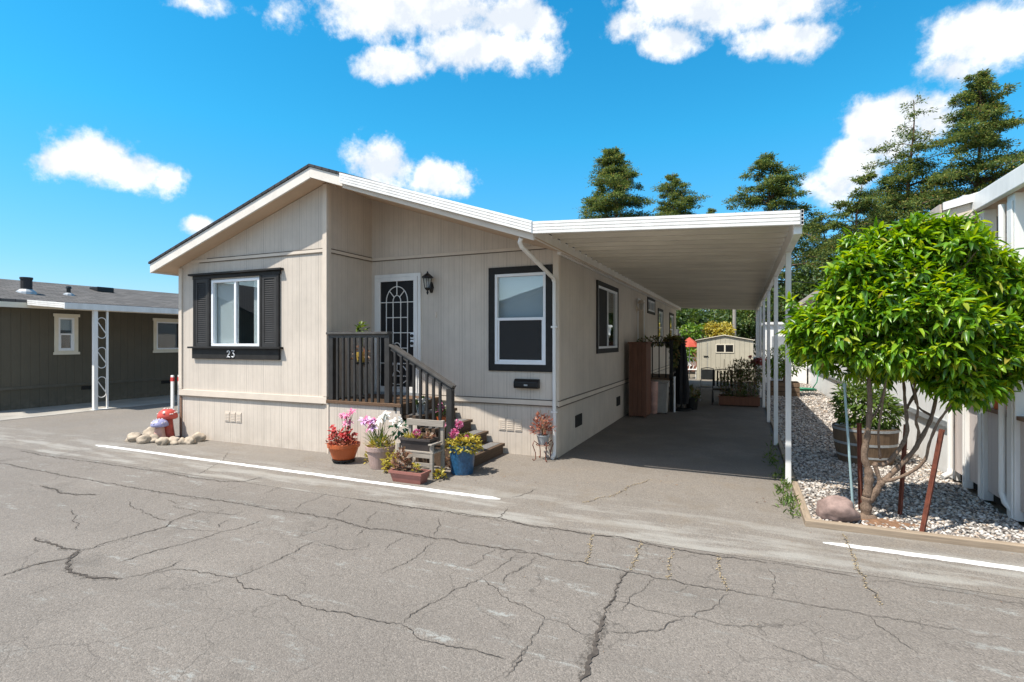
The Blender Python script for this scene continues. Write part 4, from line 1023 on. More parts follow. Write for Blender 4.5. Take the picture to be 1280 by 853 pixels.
def ballflower(name, parent, mat, c, r, n=90):
    d = rnd_dirs(rg, n); v, f = leaves(np.array(c)+d*r*.55, d+rg.normal(size=(n, 3))*.25, rnd_dirs(rg, n), r*.55, r*.45, .4)
    return arrays(name, v, f, mat, parent)

# 1 orange pot on a black caddy
x, y = -5.43, 6.22
t = thing('potted_plant', 'orange plastic pot on black caddy with red foliage and tall pink blooms', 'potted plant', (x, y, 0), 'potted plants in front of the porch')
m = MB(); m.lathe([(.16, .035), (.17, .04), (.17, .055), (0, .056)], 18, x, y)
for k in range(4): a = .6+k*1.57; m.blob((x+.14*math.cos(a), y+.14*math.sin(a), .02), .025, .025, .02, k, .05, 1)
m.build('wheeled_caddy', M['black'], t)
pot = MB().lathe([(.15, .057), (.165, .075), (.215, .22), (.235, .235), (.240, .285), (.222, .285), (.205, .24), (0, .24)], 28, x, y).build('pot', M['terracotta'], t, smooth=False)
mound('foliage', t, M['leaf_redd'], (x-.03, y, .26), (.24, .2, .20), 260, .06, .03, .5)
tips = [Vector((x+rr.uniform(-.30, .22), y+rr.uniform(-.18, .15), rr.uniform(.34, .52))) for _ in range(24)]
stems('stem', t, M['leaf_dry'], (x, y, .25), tips, .004); blossom('red_flower', t, M['red_petal'], tips, .05, .04, 6)
tips = [Vector((x+rr.uniform(-.02, .20), y+rr.uniform(-.06, .06), rr.uniform(.58, .78))) for _ in range(9)]
stems('tall_stem', t, M['leaf_dry'], (x+.05, y, .25), tips, .005); blossom('pink_flower', t, M['pink_petal'], tips, .065, .032, 6)
# 2 pinkish pot
x, y = -4.72, 6.16
t = thing('potted_plant', 'pinkish round pot holding lilac, pink and white artificial lilies', 'potted plant', (x, y, 0), 'potted plants in front of the porch')
MB().lathe([(.135, 0), (.14, .01), (.188, .25), (.205, .255), (.210, .315), (.192, .315), (.18, .27), (0, .27)], 28, x, y).build('pot', M['pinkpot'], t)
mound('foliage', t, M['leaf_yellow'], (x+.02, y, .29), (.20, .17, .12), 150, .09, .018, .7)
mound('grass_blade', t, M['leaf'], (x-.02, y, .29), (.16, .12, .16), 60, .20, .014, 1.4)
tips = [Vector((x+rr.uniform(-.40, -.10), y+rr.uniform(-.10, .08), rr.uniform(.52, .68))) for _ in range(9)]
stems('stem', t, M['stemgreen'], (x, y, .28), tips, .004); blossom('lilac_flower', t, M['lilac_petal'], tips[:4], .085, .05, 6); blossom('pink_flower', t, M['pink_petal'], tips[4:], .07, .045, 6)
tips = [Vector((x+rr.uniform(.0, .14), y+rr.uniform(-.05, .1), rr.uniform(.64, .75))) for _ in range(5)]
stems('white_stem', t, M['stemgreen'], (x, y, .28), tips, .005); blossom('white_flower', t, M['white_petal'], tips, .09, .045, 6)
c_ = (x+.27, y+.08, .57); mound('dark_leaf', t, leafmat('blue_green_leaf', [(0, (.01, .05, .03)), (1, (.04, .12, .07))]), c_, (.13, .1, .12), 45, .10, .05, .2)
tips = [Vector((c_[0]+rr.uniform(-.1, .1), c_[1]-.08, c_[2]+rr.uniform(-.02, .14))) for _ in range(4)]; blossom('side_flower', t, M['white_petal'], tips, .06, .04, 6)
stems('side_stem', t, M['stemgreen'], (x+.05, y, .28), [Vector(c_)], .006)
# weeds growing from the paving between the pots
for (wx, wy, n_, r_, lab) in ((-4.40, 6.02, 170, .17, 'yellow green weed clump between the pinkish pot and maroon tray'), (-5.02, 6.32, 50, .10, 'thin yellow weed behind the gap between orange and pinkish pots'), (-3.60, 5.93, 55, .08, 'small trailing weed at the foot of the blue pot')):
    o = mound('weed', None, M['leaf_yellow'], (wx, wy, .02), (r_, r_*.8, r_*1.5), n_, .055, .035, .5); tag(o, lab, 'weed', 'weeds among the pots')
# 3 garden bench
bx0, bx1, by0, by1 = -4.24, -3.68, 5.90, 6.17
t = thing('garden_bench', 'small weathered grey slatted bench used as a plant stand before the steps', 'bench', (-3.96, 6.0, 0))
for (a, b, h) in ((bx0, by0, .44), (bx1-.045, by0, .44), (bx0, by1, .73), (bx1-.045, by1, .73)): MB().box(a, a+.045, b-.02, b+.025, 0, h).build('leg', M['grey_wood'], t, bevel=.004)
for k in range(3): MB().box(bx0-.01, bx1+.01, by0-.022+k*.09, by0+.055+k*.09, .331, .352).build('seat_slat', M['grey_wood'], t, bevel=.003)
for (z, h) in ((.645, .085),): MB().box(bx0-.012, bx1+.012, by1-.045, by1-.021, z, z+h).build('back_rail', M['grey_wood'], t, bevel=.003)
m = MB(); m.box(bx0+.046, bx1-.046, by0-.018, by0, .27, .325); m.box(bx0+.046, bx1-.046, by0-.018, by0, .16, .205); m.build('apron', M['grey_wood'], t)
for a in (bx1-.05,): MB().box(a, a+.055, by0-.05, by1-.047, .441, .462).build('armrest', M['grey_wood'], t, bevel=.003)
# 4 black planter on the bench
t = thing('planter_box', 'long black planter box on the bench with grass and a pink ball flower', 'planter', (-3.96, 6.0, .353))
def trough(x0, x1, y0, y1, z0, z1, tp, mat, parent, name='box'):
    m = MB(); w_ = .016
    for s in (1,):
        o = [(x0+tp, y0+tp, z0), (x1-tp, y0+tp, z0), (x1-tp, y1-tp, z0), (x0+tp, y1-tp, z0), (x0, y0, z1), (x1, y0, z1), (x1, y1, z1), (x0, y1, z1),
             (x0+w_, y0+w_, z1), (x1-w_, y0+w_, z1), (x1-w_, y1-w_, z1), (x0+w_, y1-w_, z1), (x0+w_, y0+w_, z1-.025), (x1-w_, y0+w_, z1-.025), (x1-w_, y1-w_, z1-.025), (x0+w_, y1-w_, z1-.025)]
        m.add(o, [(0,3,2,1), (0,1,5,4), (1,2,6,5), (2,3,7,6), (3,0,4,7), (4,5,9,8), (5,6,10,9), (6,7,11,10), (7,4,8,11), (8,9,13,12), (9,10,14,13), (10,11,15,14), (11,8,12,15)])
    r = m.build(name, mat, parent)
    MB().box(x0+w_+.001, x1-w_-.001, y0+w_+.001, y1-w_-.001, z1-.024, z1-.014).build('soil', M['earth'], parent)
    m = MB(); m.box(x0-.008, x1+.008, y0-.008, y0-.001, z1-.03, z1); m.box(x0-.008, x0-.001, y0-.0005, y1+.008, z1-.03, z1); m.box(x1+.001, x1+.008, y0-.0005, y1+.008, z1-.03, z1); m.build('rim', mat, r)
trough(-4.20, -3.73, 5.885, 6.10, .353, .515, .03, M['blackbox'], t)
mound('grass_blade', t, M['leaf_yellow'], (-4.05, 5.98, .49), (.13, .08, .06), 130, .07, .012, 1.0)
ballflower('pink_flower', t, M['pink_petal'], (-3.98, 5.97, .575), .055); mound('dry_plant', t, M['leaf_dry'], (-3.80, 5.99, .5), (.05, .06, .08), 40, .06, .03)
stems('stem', t, M['stemgreen'], (-3.98, 5.98, .5), [(-3.98, 5.97, .56)])
# 5 maroon tray
t = thing('planter_tray', 'low dusty maroon planter tray on the paving with wilting succulents', 'planter', (-3.9, 5.7, 0))
trough(-4.14, -3.66, 5.58, 5.80, 0, .15, .035, M['traypot'], t, 'tray')
mound('succulent', t, M['leaf_dry'], (-4.06, 5.74, .15), (.13, .08, .24), 120, .075, .04, .5); mound('sprout', t, M['leaf_yellow'], (-3.82, 5.7, .14), (.06, .05, .10), 30, .05, .03, .6)
# 6 blue pot
x, y = -3.50, 6.345
t = thing('potted_plant', 'mottled blue glazed pot overflowing with yellow green leaves and pink balls', 'potted plant', (x, y, 0), 'potted plants in front of the porch')
MB().lathe([(.145, 0), (.152, .008), (.168, .20), (.176, .36), (.182, .37), (.182, .395), (.166, .395), (.16, .35), (0, .35)], 32, x, y).build('pot', M['blueglaze'], t, smooth=False)
mound('foliage', t, M['leaf_yellow'], (x+.02, y, .40), (.25, .22, .13), 420, .06, .045, .3)
mound('trailing_leaf', t, M['leaf_dry'], (x-.17, y-.08, .26), (.05, .06, .22), 50, .05, .035, .0)
for (a, b, c, r_) in ((-.08, -.08, .545, .07), (-.03, -.02, .66, .055), (.07, .0, .50, .03)):
    ballflower('pink_flower', t, M['pink_petal'], (x+a, y+b, c), r_)
stems('stem', t, M['stemgreen'], (x, y, .38), [(x-.08, y-.08, .52), (x-.03, y-.02, .64)])
# 7 rusty plant on a wire stand
x, y = -2.76, 7.52
t = thing('potted_plant', 'small grey pot of rusty red leaves on a wire stand by the downspout', 'potted plant', (x, y, 0))
m = MB()
m.tube([(x+.10*math.cos(a*math.pi/8), y+.10*math.sin(a*math.pi/8), .235) for a in range(16)], .006, 6, closed=True)
for k in range(4):
    a = .7+k*1.571; ca, sa = math.cos(a), math.sin(a)
    m.tube([(x+.06*ca, y+.06*sa, .235), (x+.14*ca, y+.14*sa, .30), (x+.165*ca, y+.165*sa, .24), (x+.12*ca, y+.12*sa, .12), (x+.115*ca, y+.115*sa, .03), (x+.145*ca, y+.145*sa, .006), (x+.17*ca, y+.17*sa, .03)], .007, 6)
m.build('wire_stand', M['rust'], t)
MB().lathe([(.065, .242), (.07, .25), (.092, .36), (.098, .365), (.098, .385), (.085, .385), (.08, .35), (0, .35)], 18, x, y).build('pot', M['galv'], t)
tips = [Vector((x+rr.uniform(-.17, .13), y+rr.uniform(-.12, .1), rr.uniform(.50, .78))) for _ in range(13)]
stems('stem', t, M['leaf_dry'], (x, y, .36), tips, .006); mound('foliage', t, M['leaf_redd'], (x-.01, y, .40), (.19, .13, .34), 190, .055, .032, .6)
# 8 things on the deck and steps
def smallpot(x, y, z, r, h, mat, label, flower, fl_h, n=60):
    t = thing('potted_plant', label, 'potted plant', (x, y, z), 'small pots on the porch')
    MB().lathe([(r*.7, .001), (r, h), (r*.88, h), (r*.8, h*.85), (0, h*.85)], 16, x, y, z).build('pot', mat, t)
    mound('foliage', t, M['leaf'], (x, y, z+h), (r*1.3, r*1.3, fl_h), n, .06, .03, .6)
    tips = [Vector((x+rr.gauss(0, r*.8), y+rr.gauss(0, r*.8), z+h+rr.uniform(.3, 1)*fl_h)) for _ in range(8)]
    stems('stem', t, M['stemgreen'], (x, y, z+h*.9), tips, .003); blossom('flower', t, flower, tips, .05, .035, 6)
M['bluegrey'] = plain('blue_grey_pot', (.26, .32, .36), .5, bump=.05)
M['yellow_pot'] = plain('yellow_pot', (.55, .38, .08), .4, bump=.05)
smallpot(-4.50, 6.86, .69, .075, .14, M['bluegrey'], 'blue grey pot of dry plant on the top step behind balusters', M['white_petal'], .10)
smallpot(-4.22, 7.0, .516, .08, .13, M['terracotta'], 'pot of pink flowers on the middle porch step', M['pink_petal'], .20)
smallpot(-3.93, 6.80, .346, .07, .12, M['blackbox'], 'pot of pale pink flowers beside the newel post on the lower step', M['pink_petal'], .16)
x, y = -5.72, 6.98
t = thing('potted_plant', 'tall vine in a yellow pot on a stand behind the deck railing', 'potted plant', (x, y, PZ), 'small pots on the porch')
m = MB(); m.lathe([(.11, PZ+.001), (.11, PZ+.03), (.02, PZ+.05), (.02, PZ+.55), (.12, PZ+.57), (.12, PZ+.59), (0, PZ+.59)], 14, x, y); m.build('plant_stand', M['black'], t)
MB().lathe([(.07, PZ+.592), (.10, PZ+.76), (.088, PZ+.76), (.08, PZ+.70), (0, PZ+.70)], 16, x, y).build('pot', M['yellow_pot'], t)
m = MB(); m.tube([(x, y, PZ+.7), (x+.02, y-.01, PZ+.95), (x+.01, y-.02, PZ+1.20)], .008, 6); m.build('stem', M['stemgreen'], t)
mound('foliage', t, M['leaf'], (x+.01, y-.02, PZ+1.12), (.08, .08, .13), 60, .07, .05, .4); mound('lower_leaf', t, M['leaf_dry'], (x, y, PZ+.72), (.16, .13, .16), 70, .07, .04, .2)

# ================================================================== gravel bed, citrus tree
struct(MB().box(.60, 2.46, 5.93, 27, -.01, .018).build('gravel_base', plain('gravel_base', (.20, .18, .16), .95, var=.5, scale=60, bump=.8, bscale=120)), 'stuff')
t = MB(); t.box(.56, 3.8, 5.845, 5.925, -.01, .062); o = t.build('edging_timber', M['timber'], None, bevel=.008, origin=(.56, 5.88, 0)); tag(o, 'weathered timber edging along the street side of the gravel bed', 'edging')
t = MB(); t.box(.56, .63, 5.927, 7.45, -.01, .055); t.box(.57, .63, 7.60, 24, -.01, .045); o = t.build('edging_timber', M['timber_y'], None, bevel=.008, origin=(.6, 6.5, 0)); tag(o, 'timber edging between the driveway and the gravel bed', 'edging')
def stones(n, x0, x1, y0, y1, r0, r1, zb, rg):
    P = np.stack([rg.uniform(x0, x1, n), rg.uniform(y0, y1, n), np.zeros(n)], 1)
    base = np.array([[1,0,0],[-1,0,0],[0,1,0],[0,-1,0],[0,0,1],[0,0,-1]], float)
    mid = unit(np.array([[a,b,c] for a in (-1,1) for b in (-1,1) for c in (-1,1)], float))*.88
    r = rg.uniform(r0, r1, (n, 1, 1)); sc = np.stack([np.ones(n), rg.uniform(.6, .95, n), rg.uniform(.4, .7, n)], 1)[:, None, :]
    allv = np.concatenate([base, mid])[None]*sc*(1+rg.uniform(-.22, .22, (n, 14, 1)))
    a = rg.uniform(0, 6.28, n); ca, sa = np.cos(a)[:, None], np.sin(a)[:, None]
    tl = rg.normal(0, .3, n)[:, None]
    X = allv[:, :, 0]*ca-allv[:, :, 1]*sa; Y = allv[:, :, 0]*sa+allv[:, :, 1]*ca; Z = allv[:, :, 2]+X*tl
    V = np.stack([X, Y, Z], 2)*r; P[:, 2] = zb+r[:, 0, 0]*rg.uniform(.1, .7, n)
    V = (V+P[:, None, :]).reshape(-1, 3)
    F = []
    from itertools import product
    sg = [(-1,1)[i] for i in range(2)]
    corners = [(a_, b_, c_) for a_ in (-1,1) for b_ in (-1,1) for c_ in (-1,1)]
    ix = {c: 6+i for i, c in enumerate(corners)}
    def face(ax, s):
        o = [i for i in range(3) if i != ax]; r_ = []
        for (p, q) in ((-1,-1),(1,-1),(1,1),(-1,1)):
            c = [0,0,0]; c[ax] = s; c[o[0]] = p; c[o[1]] = q; r_.append(ix[tuple(c)])
        cen = {(0,1):0,(0,-1):1,(1,1):2,(1,-1):3,(2,1):4,(2,-1):5}[(ax, s)]
        fl = (s > 0) ^ (ax == 1)
        out = []
        for i in range(4):
            tri = (cen, r_[i], r_[(i+1) % 4]); out.append(tri if fl else tri[::-1])
        return out
    fs = np.array(sum([face(ax, s) for ax in range(3) for s in (1,-1)], []))
    F = ((np.arange(n)*14)[:, None, None]+fs[None]).reshape(-1, 3)
    return V, F
rg = np.random.default_rng(5)
A = [stones(9500, .64, 2.46, 5.94, 9.2, .011, .026, .018, rg), stones(8000, .64, 2.46, 9.2, 15, .015, .032, .018, rg), stones(5000, .64, 2.46, 15, 26, .02, .04, .018, rg)]
V = np.concatenate([a[0] for a in A]); off = 0; F = []
for a in A: F.append(a[1]+off); off += len(a[0])
m_, nt = newmat('mixed_gravel'); N = NT(nt)
c = N.ramp(N.island(), [(0, (.10, .085, .075)), (.14, (.20, .17, .15)), (.3, (.36, .33, .29)), (.5, (.50, .47, .43)), (.7, (.62, .58, .53)), (.85, (.42, .33, .25)), (1, (.70, .68, .64))], 'CONSTANT')
N.out(N.bsdf(N.mix(N.math('MULTIPLY', N.noise(N.pos(), 90, 3), .4), c, (.25, .22, .19)), .8, 0, None, .3))
struct(arrays('gravel', V, [np.concatenate(F)], m_), 'stuff')
# bare soil round the trunk
M['mulch'] = plain('brown_mulch', (.20, .11, .06), .95, var=.4, scale=30, bump=.7)
m = MB(); ring = [(1.22+.42*math.cos(a*.2618)*(1+.12*math.sin(a*2.1)), 6.20+.20*math.sin(a*.2618), .018) for a in range(24)]
m.add(ring+[(1.2, 6.2, .052)], [(i, (i+1) % 24, 24) for i in range(24)]); struct(m.build('mulch', M['mulch'], None, True), 'stuff')

M['bark'], nt = newmat('citrus_bark'); N = NT(nt); o_ = N.pos()
g_ = N.noise(N.mapping(o_, (22, 22, 12)), 4, 8, .7)
N.out(N.bsdf(N.mix(N.remap(g_, .3, .7), (.10, .065, .045), (.27, .195, .14)), .85, 0, N.bump(g_, .9, .014), .2))
tree = thing('citrus_tree', 'small bright green citrus tree with several bare twisting stems in the gravel bed', 'tree', (1.13, 6.25, 0))
ZT = (1030, 480, 4.2625)
LIM = [  # stem traced from the photograph: points, start and end radius, start and end depth
 ([(225,745),(225,650),(230,600)], .050, .044, 6.25, 6.25),
 ([(230,605),(240,510),(237,460),(215,390),(225,310),(240,200),(245,100),(240,0),(235,-80),(180,-160)], .042, .014, 6.25, 6.20),
 ([(228,640),(250,610),(290,550),(312,515)], .036, .032, 6.25, 6.25),
 ([(310,525),(370,470),(440,400),(490,340),(540,250),(575,170),(600,50),(590,0),(620,-90),(700,-180)], .026, .010, 6.25, 6.62),
 ([(300,520),(280,460),(268,425)], .022, .020, 6.25, 6.25),
 ([(268,428),(330,425),(400,350),(440,270),(440,180),(430,80),(425,0),(400,-110),(330,-220)], .023, .009, 6.25, 6.55),
 ([(440,130),(480,60),(510,0),(560,-90)], .016, .008, 6.48, 6.7),
 ([(316,522),(400,500),(480,460),(540,400),(560,320),(600,220),(640,160),(680,110),(740,30)], .018, .008, 6.25, 6.12),
 ([(490,340),(505,260),(490,200),(500,130),(480,0),(500,-110)], .015, .008, 6.42, 6.3),
 ([(300,400),(292,330),(290,250),(310,120),(325,20),(340,-90)], .012, .007, 6.27, 6.05),
 ([(575,170),(500,120),(470,20),(450,-60)], .012, .006, 6.5, 6.75),
 ([(240,200),(290,130),(320,30),(360,-60)], .011, .006, 6.22, 6.4),
]
m = MB()
for pts, r0, r1, v0, v1 in LIM:
    n = len(pts); W = [vp(ZT[0]+p[0]/ZT[2], ZT[1]+p[1]/ZT[2], v0+(v1-v0)*i/(n-1)) for i, p in enumerate(pts)]
    sm = []
    for i in range(n-1):                                   # smooth the traced line
        p0, p1, p2, p3 = W[max(i-1,0)], W[i], W[i+1], W[min(i+2,n-1)]
        for k in range(4):
            s = k/4; sm.append(.5*((2*p1)+(p2-p0)*s+(2*p0-5*p1+4*p2-p3)*s*s+(3*p1-p0-3*p2+p3)*s**3))
    sm.append(W[-1]); k = len(sm); 
    m.tube(sm, [(r0+(r1-r0)*i/(k-1))*(1+.13*math.sin(i*1.9+r0*900)+rr.uniform(-.12, .12)) for i in range(k)], 9)
m.blob((1.14, 6.25, .03), .085, .075, .06, 3, .25, 2)
m.build('trunk', M['bark'], tree, True)
# crown: shoots at the tips of the twigs, leaves drooping round each
rg = np.random.default_rng(21)
HULL = []                                                  # boughs, sized off the photograph: x, y, radius there, depth
for (px, py, rp, dv) in ((1032, 392, 46, -.1), (1078, 362, 56, 0), (1128, 345, 60, .05), (1178, 338, 54, 0), (1222, 385, 52, .1), (1262, 402, 48, .1), (1088, 410, 52, -.25), (1150, 408, 62, -.2), (1150, 390, 60, .4), (1090, 380, 50, .35),
        (1213, 438, 48, -.1), (1250, 442, 42, .0), (1042, 424, 32, -.1), (1012, 412, 24, 0), (1130, 318, 30, 0), (1178, 312, 26, 0), (1085, 325, 32, .05), (1203, 474, 26, -.2), (1152, 300, 24, 0), (1193, 302, 20, .05), (1305, 425, 45, .1), (1110, 440, 34, -.2), (1230, 350, 34, .25), (1170, 445, 40, .1)):
    p = vp(px, py, 6.35+dv); HULL.append((p.x, p.y, p.z, rp/140, rp/140*.9, rp/140*.92))
LOBES = []
for (a, b, c_, ra, rb, rc) in HULL:                        # each bough ends in a bunch of shoots of its own
    for q_ in range(int(6+30*ra*rb)):
        d = rnd_dirs(rg, 1)[0]; d[1] = -abs(d[1]) if rg.random() < .35 else d[1]; s_ = rg.uniform(.11, .21)
        LOBES.append((a+d[0]*(ra-s_*.6), b+d[1]*(rb-s_*.6), c_+d[2]*(rc-s_*.5), s_, s_, s_*.8))
for q_ in range(46):                                        # stray shoots break the outline
    h_ = HULL[int(rg.integers(len(HULL)))]; d = rnd_dirs(rg, 1)[0]; s_ = rg.uniform(.045, .085)
    LOBES.append((h_[0]+d[0]*h_[3]*1.08, h_[1]+d[1]*h_[4]*1.05, h_[2]+d[2]*h_[5]*1.12, s_, s_, s_))
for (px, py, dv) in ((1030, 452, 0), (1062, 462, -.1), (1100, 466, .1), (1170, 478, -.1), (1196, 492, -.2), (1222, 488, -.1), (1248, 478, 0), (1010, 440, 0), (1265, 465, .1), (1085, 455, .3)):
    p = vp(px, py, 6.35+dv); LOBES.append((p.x, p.y, p.z, .10, .10, .085))
SP = []; SD = []
for (a, b, c_, ra, rb, rc) in LOBES:
    n = int(168*(ra*rb*rc)**(2/3)/.18); d = rnd_dirs(rg, n); rad = rg.uniform(.6, 1.08, (n, 1))
    SP.append(np.array([a, b, c_])+d*np.array([ra, rb, rc])*rad); SD.append(unit(d*np.array([1, 1, .8])+np.array([0, 0, .25])+rg.normal(size=(n, 3))*.3))
SP = np.concatenate(SP); SD = np.concatenate(SD)
keep = SP[:, 2] > 1.25; SP = SP[keep]; SD = SD[keep]
k = 12; n = len(SP); rep = np.repeat(np.arange(n), k)
e = unit(np.cross(SD, rnd_dirs(rg, n))); f_ = np.cross(SD, e)
an = (np.tile(np.arange(k), n)*2.4+rg.uniform(0, 6.28, n)[rep]+rg.normal(0, .3, n*k)); tt = np.tile(np.arange(k)/k, n)
out = e[rep]*np.cos(an)[:, None]+f_[rep]*np.sin(an)[:, None]
P = SP[rep]+SD[rep]*(tt[:, None]-.5)*.14
D = unit(out*(1.0-.45*tt[:, None])+SD[rep]*(.25+.7*tt[:, None])+np.array([0, 0, -.22])+rg.normal(size=(n*k, 3))*.18)
Nn = unit(np.array([0, 0, 1.])+SD[rep]*.5+rg.normal(size=(n*k, 3))*.3)
v, fc = leaves(P, D, Nn, rg.uniform(.055, .150, n*k), rg.uniform(.030, .048, n*k), rg.uniform(.1, .5, (n*k, 1)), .35)
M['citrus_leaf'] = leafmat('citrus_leaf', [(0, (.030, .095, .006)), (.30, (.070, .19, .010)), (.62, (.15, .30, .016)), (.88, (.27, .41, .030)), (.985, (.34, .40, .040)), (1, (.30, .20, .06))], .34, .36, spec=.45)
arrays('crown', v, fc, M['citrus_leaf'], tree, True)
m = MB()
for i in range(0, n, 3):
    p = Vector(SP[i]); q = p-Vector(SD[i])*.10; cpt = Vector((1.5+(p.x-1.5)*.45, 6.35+(p.y-6.35)*.45, 1.75+(p.z-1.75)*.35)); m.tube([cpt, q.lerp(cpt, .4)+Vector((0, 0, .04)), q, p], [.007, .005, .004, .003], 4)
m.build('twig', M['bark'], tree)
# stakes, rod, boulder
def stake(b, tp, r, lab, mat='rust', wob=0):
    m = MB(); b = Vector(b); tp = Vector(tp); d = (tp-b).normalized(); s = d.cross(Vector((0, 1, 0))).normalized()
    m.bar(b, tp, r*2, .008, Vector((0, 1, 0))); m.bar(b+Vector((0, -.016, 0)), tp+Vector((0, -.016, 0)), .008, .026, Vector((0, 1, 0)))
    tag(m.build('steel_stake', M[mat], None, origin=b), lab, 'stake', 'rusty stakes round the citrus tree')
stake((1.14, 6.55, 0), (1.125, 6.55, .94), .022, 'rusty upright stake just left of the citrus trunk')
stake((1.47, 6.52, 0), (1.53, 6.55, .95), .020, 'rusty dark stake standing right behind the citrus trunk')
stake((1.51, 5.97, 0), (1.70, 6.10, .98), .022, 'rusty stake leaning to the right at the front of the bed')
m = MB(); b = Vector((1.05, 6.40, 0)); m.tube([b, Vector((.975, 6.42, 1.31))], .012, 8); m.tube([Vector((.975, 6.42, 1.312)), Vector((.972, 6.42, 1.36))], .017, 8); tag(m.build('thin_rod', M['teal_rod'], None, origin=b), 'thin pale teal rod leaning left of the citrus trunk', 'rod')
M['boulder'] = plain('reddish_boulder', (.25, .175, .15), .85, var=.40, scale=12, bump=.7, bscale=40)
tag(MB().blob((.87, 6.13, .105), .185, .15, .145, 9, .13, 4).build('boulder', M['boulder'], None, True, origin=(.87, 6.13, 0)), 'reddish rounded boulder in the corner of the gravel bed', 'boulder')
# half barrel with a shrub
x, y = 1.66, 9.25
t = thing('barrel_planter', 'half wine barrel planter with leafy green shrub on the gravel behind the citrus', 'planter', (x, y, 0))
MB().lathe([(.33, .02), (.345, .04), (.40, .32), (.415, .55), (.395, .55), (.385, .48), (0, .48)], 26, x, y).build('barrel', M['barrel'], t)
m = MB()
for (z, r) in ((.12, .358), (.30, .395), (.50, .413)): m.lathe([(r-.004, z), (r+.006, z), (r+.009, z+.035), (r-.002, z+.035)], 26, x, y)
m.build('hoop', M['galv'], t)
def leafball(name, parent, mat, lobes, n, L, W, rg, down=-.1, loc=None):
    tot = sum((l[3]*l[4]*l[5])**.667 for l in lobes); PP = []; DD = []
    for l in lobes:
        k = max(4, int(n*(l[3]*l[4]*l[5])**.667/tot)); d = rnd_dirs(rg, k)
        PP.append(np.array(l[:3])+d*np.array(l[3:6])*(.45+.6*rg.random((k, 1))**.5)); DD.append(d)
    P = np.concatenate(PP); D = unit(np.concatenate(DD)+rg.normal(size=P.shape)*.6+np.array([0, 0, down])); Nn = unit(np.array([0, 0, 1.])+rg.normal(size=P.shape)*.5)
    v, f = leaves(P, D, Nn, L*rg.uniform(.6, 1.3, len(P)), W*rg.uniform(.7, 1.2, len(P)), .3)
    return arrays(name, v, f, mat, parent, False, loc)
leafball('foliage', t, M['leaf'], [(x, y, .80, .38, .36, .32), (x-.15, y, .98, .22, .2, .2), (x+.2, y-.05, .75, .24, .22, .22)], 1500, .10, .035, rg)
# weeds along the driveway edge
wl = [(.50+rr.uniform(-.10, .05), 6.1+i*.13+rr.uniform(-.1, .1), .02) for i in range(40)]
P = np.array([p for p in wl for _ in range(16)])+rg.normal(size=(640, 3))*np.array([.04, .06, .012]); P[:, 2] = np.abs(P[:, 2])
keep = rg.random(640) < np.clip(1.2-(np.abs(P[:, 1]-7.3))/2.6, .1, 1); P = P[keep]
D = unit(rg.normal(size=P.shape)*.7+np.array([0, 0, 1.])); v, f = leaves(P, D, rnd_dirs(rg, len(P)), .07, .016, .4)
struct(arrays('edge_weeds', v, f, M['leaf'], None), 'stuff')
# fallen leaves on the paving
def litter(n, x0, x1, y0, y1, sz):
    P = np.stack([rg.uniform(x0, x1, n), rg.uniform(y0, y1, n), np.full(n, .008)], 1); a = rg.uniform(0, 6.28, n); D = np.stack([np.cos(a), np.sin(a), np.zeros(n)], 1)
    return leaves(P, D, np.tile([[0, 0, 1.]], (n, 1)), sz*rg.uniform(.5, 1.2, n), sz*.5, -.15)
parts = [litter(60, -3, .5, 6.0, 12, .03), litter(50, -4, 3, 4.2, 5.8, .018), litter(40, -3, 2, 3, 5, .012), litter(140, .7, 2.4, 6, 9, .045), litter(60, -6, -2.6, 5.6, 6.4, .03)]
V = np.concatenate([p[0] for p in parts]); off = 0; F = []
for p in parts:
    F += [q+off for q in p[1]]; off += len(p[0])
struct(arrays('fallen_leaves', V, F, M['leaf_dry'], None), 'stuff')

# ================================================================== neighbour on the right
rh = thing('neighbour_house', 'white house with low porch wall and awning posts on the right', 'house', (2.5, 8.5, 0))
RU = 2.5
RW = [(15.0, 15.6, 1.55, 2.75), (17.2, 17.8, 1.55, 2.75), (19.6, 20.6, 1.55, 2.75)]
wall_y(MB(), 8.55, 27, .70, 3.15, RU, RU+.12, RW).build('side_wall', M['white_siding_y'], rh)
wall_y(MB(), 8.55, 27, 0, .695, RU+.02, RU+.12).build('skirting', M['white_siding_y'], rh)
m = MB(); m.box(RU-.025, RU-.0005, 8.55, 27, .66, .735); m.build('belt_trim', M['galv'], rh)
m = MB(); m.box(RU+.121, 8.5, 8.55, 8.67, 0, 3.15); m.build('front_wall', M['pink_panel'], rh)
m = MB(); m.box(RU+.121, 8.5, 26.88, 27, 0, 3.15); m.build('rear_wall', M['pink_panel'], rh)
m = MB(); m.prism([(2.12, 3.33), (5.4, 4.2), (8.8, 3.3), (8.8, 3.36), (5.4, 4.27), (2.12, 3.39)], 'y', 7.62, 27.4); m.build('roof', M['shingle'], rh)
m = MB(); m.box(2.10, 2.125, 7.62, 27.4, 3.20, 3.385); m.build('fascia', plain('brown_fascia', (.52, .43, .36), .6, bump=.05), rh)
m = MB(); m.prism([(2.13, 3.31), (5.4, 4.16), (8.7, 3.28), (8.7, 3.37), (5.4, 4.28), (2.13, 3.40)], 'y', 7.595, 7.618); m.build('rake_board', M['metal_white'], rh)
m = MB(); m.prism([(2.14, 3.205), (8.7, 3.205), (8.7, 3.27), (5.4, 4.15), (2.14, 3.31)], 'y', 7.63, 7.66); m.build('gable_wall', M['tan_trim'], rh)
m = MB(); m.box(2.126, RU-.001, 7.64, 27.3, 3.18, 3.20); m.build('soffit', M['soffit'], rh)
for h_ in RW: window(rh, 'y-', RU, h_, .07, M['vinyl'], 'h', ('blind_white', 1, .3), None)
